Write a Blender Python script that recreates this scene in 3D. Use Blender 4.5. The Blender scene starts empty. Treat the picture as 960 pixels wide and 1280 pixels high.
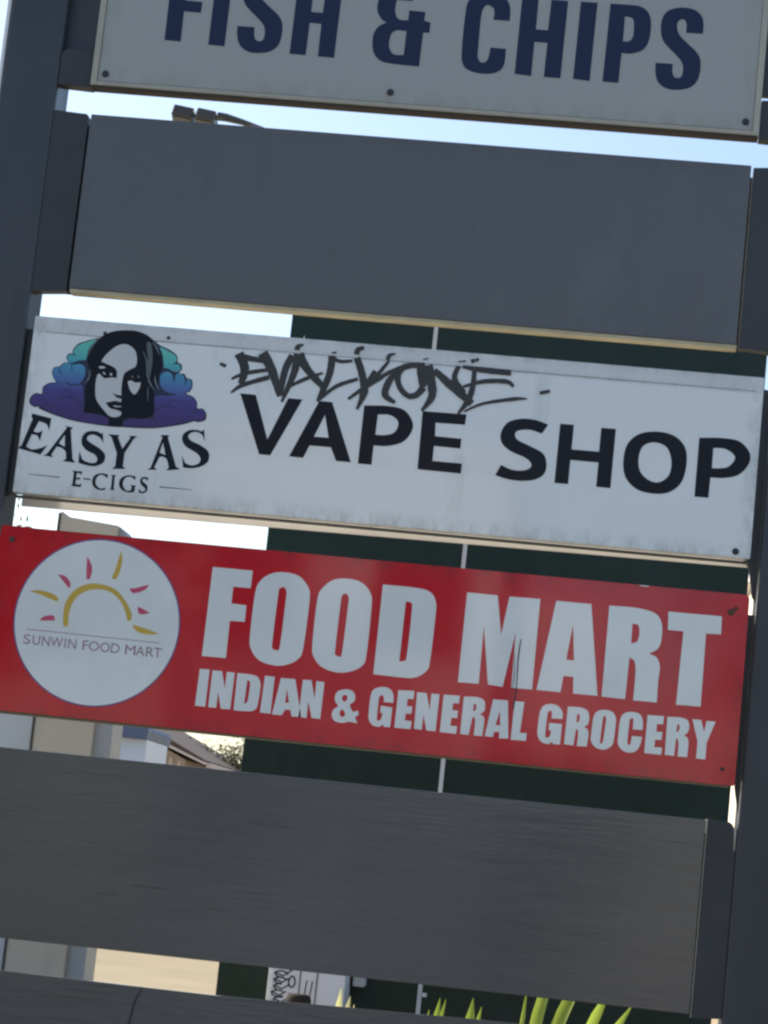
import bpy, bmesh, math, random
from mathutils import Vector, Matrix
from mathutils.geometry import tessellate_polygon
rad = math.radians
random.seed(7)
scene = bpy.context.scene
COL = scene.collection

# ------------------------------------------------------------------ camera, world, sun, exposure
CPOS = (0.73648, -7.56009, 1.50000)
cam_data = bpy.data.cameras.new('camera')
cam = bpy.data.objects.new('camera', cam_data); COL.objects.link(cam)
cam_data.sensor_fit = 'VERTICAL'; cam_data.sensor_height = 24.0; cam_data.sensor_width = 18.0
cam_data.lens = 24.0*3000/1280
cam_data.clip_start = 0.05; cam_data.clip_end = 4000
CR, CU, CL = ((0.991384, 0.078685, 0.104720), (-0.091906, -0.151792, 0.984130), (-0.093332, 0.985276, 0.143253))
cam.matrix_world = Matrix(((CR[0], CU[0], -CL[0], CPOS[0]), (CR[1], CU[1], -CL[1], CPOS[1]),
                           (CR[2], CU[2], -CL[2], CPOS[2]), (0, 0, 0, 1)))
scene.camera = cam
SUN_EL, SUN_AZ = 33.0, -60.0          # the sun stands behind the sign, to its left
world = bpy.data.worlds.new('World'); scene.world = world; world.use_nodes = True
wn = world.node_tree.nodes; wl = world.node_tree.links
sky = wn.new('ShaderNodeTexSky'); sky.sky_type = 'NISHITA'; sky.sun_disc = False
sky.sun_elevation = rad(SUN_EL); sky.sun_rotation = rad(SUN_AZ)
sky.air_density = 1.0; sky.dust_density = 1.6; sky.ozone_density = 1.2
wl.new(sky.outputs[0], wn['Background'].inputs[0]); wn['Background'].inputs[1].default_value = 0.10
sl = bpy.data.lights.new('sun', 'SUN'); sl.energy = 3.8; sl.angle = rad(0.53); sl.color = (1.0, 0.93, 0.82)
sun = bpy.data.objects.new('sun', sl); COL.objects.link(sun)
sd = Vector((math.sin(rad(SUN_AZ))*math.cos(rad(SUN_EL)), math.cos(rad(SUN_AZ))*math.cos(rad(SUN_EL)), math.sin(rad(SUN_EL))))
sun.rotation_euler = sd.to_track_quat('Z', 'Y').to_euler(); sun.location = (-20, 15, 20)
scene.view_settings.view_transform = 'Standard'; scene.view_settings.look = 'None'
scene.view_settings.exposure = 1.18; scene.view_settings.gamma = 1.0
scene.render.film_transparent = False
scene.cycles.filter_width = 2.5

# ------------------------------------------------------------------ materials
def mat(name, col, rough=.6, metal=0., spec=.5, var=.12, scale=6., vec=(1, 1, 1), bump=0., bscale=None, coat=0.,
        dirt=None, trans=0., grad=None):
    m = bpy.data.materials.new(name); m.use_nodes = True
    nt = m.node_tree; N = nt.nodes; L = nt.links; b = N['Principled BSDF']
    b.inputs['Roughness'].default_value = rough; b.inputs['Metallic'].default_value = metal
    b.inputs['Specular IOR Level'].default_value = spec
    if coat: b.inputs['Coat Weight'].default_value = coat; b.inputs['Coat Roughness'].default_value = .12
    tc = N.new('ShaderNodeTexCoord'); mp = N.new('ShaderNodeMapping'); mp.inputs['Scale'].default_value = vec
    L.new(tc.outputs['Object'], mp.inputs[0])
    n = N.new('ShaderNodeTexNoise'); n.inputs['Scale'].default_value = scale; n.inputs['Detail'].default_value = 8
    n.inputs['Roughness'].default_value = .6
    L.new(mp.outputs[0], n.inputs[0])
    n2 = N.new('ShaderNodeTexNoise'); n2.inputs['Scale'].default_value = scale*.17; n2.inputs['Detail'].default_value = 3
    L.new(mp.outputs[0], n2.inputs[0])
    add = N.new('ShaderNodeMath'); add.operation = 'ADD'; L.new(n.outputs[0], add.inputs[0]); L.new(n2.outputs[0], add.inputs[1])
    mr = N.new('ShaderNodeMapRange'); mr.inputs[1].default_value = .6; mr.inputs[2].default_value = 1.4
    mr.inputs[3].default_value = 1-var; mr.inputs[4].default_value = 1+var
    L.new(add.outputs[0], mr.inputs[0])
    vm = N.new('ShaderNodeVectorMath'); vm.operation = 'SCALE'; vm.inputs[0].default_value = col[:3]
    L.new(mr.outputs[0], vm.inputs['Scale'])
    out = vm.outputs[0]
    if grad:   # printed colour running down the artwork: list of (z, colour)
        sp = N.new('ShaderNodeSeparateXYZ'); L.new(tc.outputs['Object'], sp.inputs[0])
        r = N.new('ShaderNodeMapRange'); r.inputs[1].default_value = grad[0][0]; r.inputs[2].default_value = grad[-1][0]
        L.new(sp.outputs[2], r.inputs[0])
        cr = N.new('ShaderNodeValToRGB'); L.new(r.outputs[0], cr.inputs[0]); e = cr.color_ramp.elements
        zz = grad[-1][0]-grad[0][0]
        e[0].position = 0; e[0].color = (*grad[0][1], 1); e[1].position = 1; e[1].color = (*grad[-1][1], 1)
        for z, c in grad[1:-1]:
            k = e.new((z-grad[0][0])/zz); k.color = (*c, 1)
        out = cr.outputs[0]
    if dirt:   # (colour, strength, edge width) grime gathered along the edges of a board, plus faint runs
        dc, ds, ew = dirt
        sp = N.new('ShaderNodeSeparateXYZ'); L.new(tc.outputs['Generated'], sp.inputs[0])
        def edge(o, w):
            a = N.new('ShaderNodeMath'); a.operation = 'SUBTRACT'; a.inputs[1].default_value = .5; L.new(o, a.inputs[0])
            c = N.new('ShaderNodeMath'); c.operation = 'ABSOLUTE'; L.new(a.outputs[0], c.inputs[0])
            r = N.new('ShaderNodeMapRange'); r.inputs[1].default_value = .5-w; r.inputs[2].default_value = .5; L.new(c.outputs[0], r.inputs[0]); return r.outputs[0]
        e1 = edge(sp.outputs[0], ew*.25); e2 = edge(sp.outputs[2], ew)
        mx = N.new('ShaderNodeMath'); mx.operation = 'MAXIMUM'; L.new(e1, mx.inputs[0]); L.new(e2, mx.inputs[1])
        n3 = N.new('ShaderNodeTexNoise'); n3.inputs['Scale'].default_value = 14; n3.inputs['Detail'].default_value = 9; n3.inputs['Roughness'].default_value = .75
        m3 = N.new('ShaderNodeMapping'); m3.inputs['Scale'].default_value = (1.6, 1, .7); L.new(tc.outputs['Object'], m3.inputs[0]); L.new(m3.outputs[0], n3.inputs[0])
        r3 = N.new('ShaderNodeMapRange'); r3.inputs[1].default_value = .42; r3.inputs[2].default_value = .72; L.new(n3.outputs[0], r3.inputs[0])
        ml = N.new('ShaderNodeMath'); ml.operation = 'MULTIPLY'; L.new(mx.outputs[0], ml.inputs[0]); L.new(r3.outputs[0], ml.inputs[1])
        sc = N.new('ShaderNodeMath'); sc.operation = 'MULTIPLY'; sc.use_clamp = True; sc.inputs[1].default_value = ds; L.new(ml.outputs[0], sc.inputs[0])
        mi = N.new('ShaderNodeMix'); mi.data_type = 'RGBA'; L.new(sc.outputs[0], mi.inputs[0]); L.new(out, mi.inputs[6]); mi.inputs[7].default_value = (*dc, 1)
        out = mi.outputs[2]
    L.new(out, b.inputs['Base Color'])
    # slight unevenness of the gloss
    rr = N.new('ShaderNodeMapRange'); rr.inputs[1].default_value = .3; rr.inputs[2].default_value = .7
    rr.inputs[3].default_value = max(0, rough*.75); rr.inputs[4].default_value = min(1, rough*1.3); L.new(n.outputs[0], rr.inputs[0]); L.new(rr.outputs[0], b.inputs['Roughness'])
    if bump:
        bn = N.new('ShaderNodeTexNoise'); bn.inputs['Scale'].default_value = bscale or scale*3; bn.inputs['Detail'].default_value = 6
        L.new(mp.outputs[0], bn.inputs[0])
        bp_ = N.new('ShaderNodeBump'); bp_.inputs['Strength'].default_value = bump; bp_.inputs['Distance'].default_value = .01
        L.new(bn.outputs[0], bp_.inputs['Height']); L.new(bp_.outputs[0], b.inputs['Normal'])
    if trans:
        t = N.new('ShaderNodeBsdfTranslucent'); L.new(out, t.inputs[0]); ms = N.new('ShaderNodeMixShader'); ms.inputs[0].default_value = trans
        L.new(b.outputs[0], ms.inputs[1]); L.new(t.outputs[0], ms.inputs[2]); L.new(ms.outputs[0], N['Material Output'].inputs[0])
    return m

M = dict(
 post=mat('post_paint', (.054, .060, .071), .32, spec=.4, var=.38, scale=5, vec=(1, 1, .35)),
 post_dark=mat('bracket_paint', (.036, .039, .043), .45, var=.45, scale=9),
 grey=mat('grey_sheet', (.108, .111, .119), .26, spec=.5, var=.10, scale=1.6, dirt=((.09, .09, .1), .7, .10)),
 grey_wood=mat('grey_painted_timber', (.090, .092, .099), .12, spec=.72, var=.12, scale=34, vec=(.12, 1, 1.6), bump=.05, bscale=60),
 cream_edge=mat('cream_edge', (.50, .43, .28), .6, var=.3, scale=12),
 brown_edge=mat('brown_edge', (.07, .05, .045), .7, var=.3, scale=12),
 fish_face=mat('aged_white_face', (.38, .39, .375), .35, var=.06, scale=2, dirt=((.28, .27, .2), .8, .12)),
 fish_frame=mat('aged_frame', (.42, .40, .33), .5, var=.15, scale=8),
 white=mat('white_sign_face', (.82, .825, .82), .06, spec=.8, var=.04, scale=2.5, dirt=((.26, .26, .25), .75, .10)),
 white_trim=mat('white_trim', (.72, .73, .73), .3, var=.10, scale=7, dirt=((.30, .30, .29), .55, .5)),
 white_thin=mat('white_translucent_sheet', (.82, .80, .76), .4, var=.08, scale=5, trans=.55),
 red=mat('red_vinyl', (.62, .014, .026), .055, spec=.5, var=.10, scale=3, dirt=((.25, .02, .03), .8, .10)),
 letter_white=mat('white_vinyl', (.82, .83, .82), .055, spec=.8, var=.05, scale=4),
 navy=mat('navy_vinyl', (.012, .022, .066), .35, spec=.3, var=.12, scale=8),
 black=mat('black_vinyl', (.005, .005, .012), .22, spec=.22, var=.1, scale=8),
 ink=mat('dark_ink', (.010, .016, .026), .35, spec=.18, var=.1, scale=8),
 marker=mat('marker_ink', (.026, .025, .023), .3, var=.55, scale=30, vec=(1, 1, 1)),
 navy_dark=mat('logo_navy', (.012, .018, .06), .3), logo_black=mat('logo_black', (.009, .011, .02), .35, spec=.18),
 logo_pale=mat('logo_pale', (.62, .63, .64), .3, var=.05), logo_grey=mat('logo_grey', (.10, .12, .125), .3),
 logo_grey2=mat('logo_grey_line', (.22, .28, .29), .3),
 cloud=mat('logo_cloud', (.2, .3, .5), .3, grad=[(.281, (.055,.025,.16)), (.345, (.06,.045,.24)), (.388, (.07,.17,.42)), (.43, (.06,.30,.48)), (.47, (.09,.48,.44)), (.51, (.13,.55,.47))]),
 sun_yellow=mat('logo_yellow', (.66, .43, .06), .35), sun_pink=mat('logo_pink', (.62, .08, .16), .35),
 logo_mauve=mat('logo_mauve', (.34, .20, .27), .35),
 bolt=mat('bolt_metal', (.05, .055, .06), .45, metal=.6), rust=mat('rusty_screw', (.10, .06, .04), .8, var=.4, scale=90),
 rim=mat('circle_rim', (.10, .10, .30), .3),
 lamp_body=mat('lamp_metal', (.16, .17, .18), .3, metal=.4), lamp_glass=mat('lamp_glass', (.18, .18, .165), .12),
 green=mat('green_cladding', (.011, .026, .021), .3, spec=.25, var=.25, scale=2.2, bump=.1),
 joint=mat('pale_joint', (.62, .60, .60), .5, var=.1),
 cream_render=mat('cream_render', (.66, .58, .46), .8, var=.10, scale=2.5, bump=.15, bscale=40),
 white_render=mat('white_render', (.66, .68, .68), .75, var=.06, scale=2, bump=.1),
 grey_render=mat('grey_render', (.46, .47, .47), .8, var=.08),
 dark_line=mat('dark_joint', (.10, .09, .08), .8),
 blue_paint=mat('blue_paint', (.07, .10, .19), .5, var=.15), pale_blue=mat('pale_blue_paint', (.50, .58, .74), .6, var=.08),
 tan_board=mat('tan_boards', (.50, .42, .35), .75, var=.15, scale=5), roof=mat('brown_roof', (.10, .065, .048), .8, var=.25, scale=9), barge=mat('barge_board', (.62, .52, .47), .6),
 pane=mat('window_glass', (.03, .04, .05), .08, spec=.8), frame=mat('window_frame', (.55, .53, .5), .5),
 dirt=mat('sandy_ground', (.26, .21, .125), .95, var=.25, scale=.9, bump=.5, bscale=9), asphalt=mat('asphalt', (.05, .05, .052), .85, var=.3, scale=20, bump=.3),
 concrete=mat('concrete', (.34, .32, .29), .85, var=.15, scale=3, bump=.15), paint=mat('road_paint', (.7, .7, .68), .6),
 lawn=mat('verge', (.06, .085, .025), .95, var=.4, scale=5), soil=mat('garden_soil', (.07, .05, .035), .95, var=.4, scale=9, bump=.6),
 leaf=mat('strap_leaf', (.34, .44, .07), .38, var=.25, scale=9, vec=(3, 3, .4), trans=.5),
 leaf_pale=mat('pale_strap_leaf', (.60, .60, .30), .4, var=.2, scale=9, trans=.5),
 dry=mat('dry_grass', (.35, .30, .14), .7, trans=.4),
 foliage=mat('foliage', (.06, .075, .03), .6, var=.4, scale=2, trans=.3), foliage2=mat('olive_foliage', (.085, .085, .04), .6, var=.4, scale=2, trans=.3),
 bark=mat('bark', (.11, .085, .065), .9, var=.4, scale=6, vec=(1, 1, .2), bump=.5),
 cabinet=mat('white_cabinet', (.70, .70, .73), .45, var=.1, scale=3), bollard=mat('bollard_rubber', (.03, .022, .018), .85, spec=.2),
 edge_grey=mat('sign_edge', (.26, .24, .20), .6),
 brick=mat('red_brick', (.30, .13, .09), .85, var=.2, scale=6), scratch=mat('scratch', (.05, .04, .045), .6),
)

def streaks(m, col, lo, hi, scale, vec, amt):      # worn or stained marks with a shape of their own mixed over a base colour
    nt = m.node_tree; N = nt.nodes; L = nt.links; b = N['Principled BSDF']; src = b.inputs['Base Color'].links[0].from_socket
    tc = N.new('ShaderNodeTexCoord'); mp = N.new('ShaderNodeMapping'); mp.inputs['Scale'].default_value = vec; L.new(tc.outputs['Object'], mp.inputs[0])
    n = N.new('ShaderNodeTexNoise'); n.inputs['Scale'].default_value = scale; n.inputs['Detail'].default_value = 10; n.inputs['Roughness'].default_value = .7; L.new(mp.outputs[0], n.inputs[0])
    r = N.new('ShaderNodeMapRange'); r.inputs[1].default_value = lo; r.inputs[2].default_value = hi; r.inputs[4].default_value = amt; L.new(n.outputs[0], r.inputs[0])
    mi = N.new('ShaderNodeMix'); mi.data_type = 'RGBA'; L.new(r.outputs[0], mi.inputs[0]); L.new(src, mi.inputs[6]); mi.inputs[7].default_value = (*col, 1); L.new(mi.outputs[2], b.inputs['Base Color'])
streaks(M['post'], (.13, .085, .06), .66, .72, 7, (1, 1, .5), .6); streaks(M['post'], (.10, .11, .12), .55, .75, 2.5, (2, 2, .3), .5)
streaks(M['post_dark'], (.11, .07, .05), .62, .70, 9, (1, 1, .6), .6)
streaks(M['grey'], (.17, .172, .18), .52, .72, 1.3, (1, 1, .55), .55); streaks(M['grey'], (.085, .085, .09), .62, .68, 11, (1, 1, .25), .35)
streaks(M['grey_wood'], (.13, .13, .13), .55, .75, 3, (.35, 1, 1.4), .5); streaks(M['grey_wood'], (.04, .04, .042), .64, .67, 16, (.12, 1, 2.2), .6)
streaks(M['red'], (.40, .03, .04), .55, .75, 1.6, (1, 1, .4), .5)
streaks(M['white'], (.50, .50, .47), .60, .74, 5, (1.3, 1, .22), .45); streaks(M['letter_white'], (.66, .67, .66), .55, .72, 4, (1, 1, .5), .5)
streaks(M['leaf'], (.40, .42, .12), .50, .62, 60, (5, 5, .15), .6); streaks(M['leaf'], (.16, .11, .05), .66, .72, 10, (1, 1, 1), .8)
streaks(M['green'], (.022, .034, .030), .5, .7, 3, (1, 1, .2), .8)
streaks(M['cream_render'], (.46, .41, .33), .52, .72, 2.4, (1, 1, .3), .5); streaks(M['white_render'], (.50, .50, .48), .54, .72, 2.2, (1, 1, .25), .5)

# ------------------------------------------------------------------ helpers
def link(name, me, m, parent=None, loc=None):
    o = bpy.data.objects.new(name, me); COL.objects.link(o)
    if m is not None and not me.materials: me.materials.append(M[m] if isinstance(m, str) else m)
    if parent is not None: o.parent = parent
    if loc is not None: o.location = loc
    return o
def org(parent):
    v = Vector((0, 0, 0)); p = parent
    while p is not None: v += p.location; p = p.parent
    return v
def root(name, loc, label, cat, group=None):
    o = bpy.data.objects.new(name, None); COL.objects.link(o); o.location = loc
    o['label'] = label; o['category'] = cat
    if group: o['group'] = group
    return o
def tag(o, label, cat, group=None):
    o['label'] = label; o['category'] = cat
    if group: o['group'] = group
    return o
def structure(o): o['kind'] = 'structure'; return o
def bm_box(bm, x0, x1, y0, y1, z0, z1, bevel=0., seg=2):
    vs = [bm.verts.new(p) for p in ((x0, y0, z0), (x1, y0, z0), (x1, y1, z0), (x0, y1, z0), (x0, y0, z1), (x1, y0, z1), (x1, y1, z1), (x0, y1, z1))]
    fs = [bm.faces.new([vs[i] for i in f]) for f in ((0, 3, 2, 1), (4, 5, 6, 7), (0, 1, 5, 4), (1, 2, 6, 5), (2, 3, 7, 6), (3, 0, 4, 7))]
    if bevel:
        es = list({e for f in fs for e in f.edges})
        bmesh.ops.bevel(bm, geom=es, offset=bevel, segments=seg, affect='EDGES', profile=.5)
def done(name, bm, m, parent=None, smooth=False):
    o_ = org(parent)
    if parent is not None: bmesh.ops.translate(bm, verts=bm.verts, vec=-o_)
    me = bpy.data.meshes.new(name); bm.to_mesh(me); bm.free()
    if smooth:
        for p in me.polygons: p.use_smooth = True
    return link(name, me, m, parent)
def box(name, x0, x1, y0, y1, z0, z1, m, parent=None, bevel=.003):
    bm = bmesh.new(); bm_box(bm, x0, x1, y0, y1, z0, z1, bevel); return done(name, bm, m, parent)
def own(name, x0, x1, y0, y1, z0, z1, m, label, cat, group=None, bevel=.004):   # a one-mesh thing with its origin at its base
    c = Vector(((x0+x1)/2, (y0+y1)/2, z0)); bm = bmesh.new(); bm_box(bm, x0-c.x, x1-c.x, y0-c.y, y1-c.y, 0, z1-z0, bevel)
    o = done(name, bm, m); o.location = c; return tag(o, label, cat, group)
def prism(name, pts, y0, y1, m, parent=None, bevel=0.):    # outline in x,z given a depth in y
    bm = bmesh.new(); a = [bm.verts.new((x, y0, z)) for x, z in pts]; b = [bm.verts.new((x, y1, z)) for x, z in pts]; n = len(pts)
    bm.faces.new(a); bm.faces.new(b[::-1])
    for i in range(n): bm.faces.new((a[i], b[i], b[(i+1) % n], a[(i+1) % n]))
    bmesh.ops.recalc_face_normals(bm, faces=bm.faces)
    if bevel: bmesh.ops.bevel(bm, geom=list(bm.edges), offset=bevel, segments=2, affect='EDGES')
    return done(name, bm, m, parent)
def tube(bm, pts, r, n=8):
    rings = []
    for i, p in enumerate(pts):
        p = Vector(p); d = (Vector(pts[min(i+1, len(pts)-1)])-Vector(pts[max(i-1, 0)])).normalized()
        u = d.cross(Vector((0, 0, 1)) if abs(d.z) < .9 else Vector((1, 0, 0))).normalized(); v = d.cross(u)
        rr = r[i] if isinstance(r, (list, tuple)) else r
        rings.append([bm.verts.new(p+rr*(math.cos(a)*u+math.sin(a)*v)) for a in [2*math.pi*k/n for k in range(n)]])
    for a, b in zip(rings, rings[1:]):
        for k in range(n): bm.faces.new((a[k], a[(k+1) % n], b[(k+1) % n], b[k]))
    bm.faces.new(rings[0]); bm.faces.new(rings[-1][::-1])
def disc(name, x, z, r, y, t, m, parent, n=20, dome=.4):   # screw or bolt head standing proud of a face
    bm = bmesh.new(); R0 = [bm.verts.new((x+r*math.cos(a), y, z+r*math.sin(a))) for a in [2*math.pi*k/n for k in range(n)]]
    R1 = [bm.verts.new((x+r*.85*math.cos(a), y-t, z+r*.85*math.sin(a))) for a in [2*math.pi*k/n for k in range(n)]]
    c = bm.verts.new((x, y-t*(1+dome), z))
    for k in range(n):
        bm.faces.new((R0[k], R0[(k+1) % n], R1[(k+1) % n], R1[k])); bm.faces.new((R1[k], R1[(k+1) % n], c))
    return done(name, bm, m, parent)

# ------------------------------------------------------------------ flat print on the sign faces
# outlines in millimetres on the sign plane (x, z); '~' marks a smooth point
def parse(s):
    r = []
    for w in s.split():
        sm = w.endswith('~'); a, b = w.rstrip('~').split(','); r.append((float(a)/1000, float(b)/1000, sm))
    return r
def outline(s, closed=True, n=6):
    P = parse(s); out = []; k = len(P)
    rng = range(k) if closed else range(k-1)
    for i in rng:
        p1, p2 = P[i], P[(i+1) % k]
        if closed or 0 < i: p0 = P[(i-1) % k]
        else: p0 = p1
        p3 = P[(i+2) % k] if (closed or i+2 < k) else p2
        out.append((p1[0], p1[1]))
        if p1[2] or p2[2]:
            t1 = ((p2[0]-p0[0])*.5, (p2[1]-p0[1])*.5) if p1[2] else (p2[0]-p1[0], p2[1]-p1[1])
            t2 = ((p3[0]-p1[0])*.5, (p3[1]-p1[1])*.5) if p2[2] else (p2[0]-p1[0], p2[1]-p1[1])
            for j in range(1, n):
                t = j/n; h00 = 2*t**3-3*t*t+1; h10 = t**3-2*t*t+t; h01 = -2*t**3+3*t*t; h11 = t**3-t*t
                out.append(tuple(h00*p1[q]+h10*t1[q]+h01*p2[q]+h11*t2[q] for q in (0, 1)))
    if not closed: out.append((P[-1][0], P[-1][1]))
    return out
FACE = -.030
def flat(name, loops, lev, m, parent):
    y = FACE-.0005-.00028*lev
    polys = [[Vector((x, z, 0)) for x, z in l] for l in loops]
    tris = tessellate_polygon(polys); vs = [v for l in loops for v in l]; o_ = org(parent)
    me = bpy.data.meshes.new(name); me.from_pydata([(x-o_.x, y-o_.y, z-o_.z) for x, z in vs], [], [tuple(t) for t in tris])
    bm = bmesh.new(); bm.from_mesh(me); bmesh.ops.recalc_face_normals(bm, faces=bm.faces)
    for f in bm.faces:
        if f.normal.y > 0: f.normal_flip()
    bm.to_mesh(me); bm.free(); return link(name, me, m, parent)
def stroke(name, ws, s, lev, m, parent, rough=.06):
    P = parse(s); P = [(a, b, True) for a, b, _ in P]
    c = outline(' '.join('%g,%g~' % (a*1000, b*1000) for a, b, _ in P), False, 7); n = len(c); L, Rr = [], []
    for i, p in enumerate(c):
        a, b = c[max(0, i-1)], c[min(n-1, i+1)]; dx, dz = b[0]-a[0], b[1]-a[1]; l = math.hypot(dx, dz) or 1
        t = i/(n-1)*(len(ws)-1); k = min(int(t), len(ws)-2) if len(ws) > 1 else 0
        w = (ws[k]*(1-(t-k))+ws[k+1]*(t-k) if len(ws) > 1 else ws[0])*.0005*(1+random.uniform(-rough, rough))
        L.append((p[0]-dz/l*w, p[1]+dx/l*w)); Rr.append((p[0]+dz/l*w, p[1]-dx/l*w))
    y = FACE-.0005-.00028*lev; o_ = org(parent)
    me = bpy.data.meshes.new(name); vs = [(x-o_.x, y-o_.y, z-o_.z) for x, z in L+Rr]
    me.from_pydata(vs, [], [(i, i+1, n+i+1, n+i) for i in range(n-1)])
    bm = bmesh.new(); bm.from_mesh(me)
    for f in bm.faces:
        if f.normal.y > 0: f.normal_flip()
    bm.to_mesh(me); bm.free(); return link(name, me, m, parent)
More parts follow.
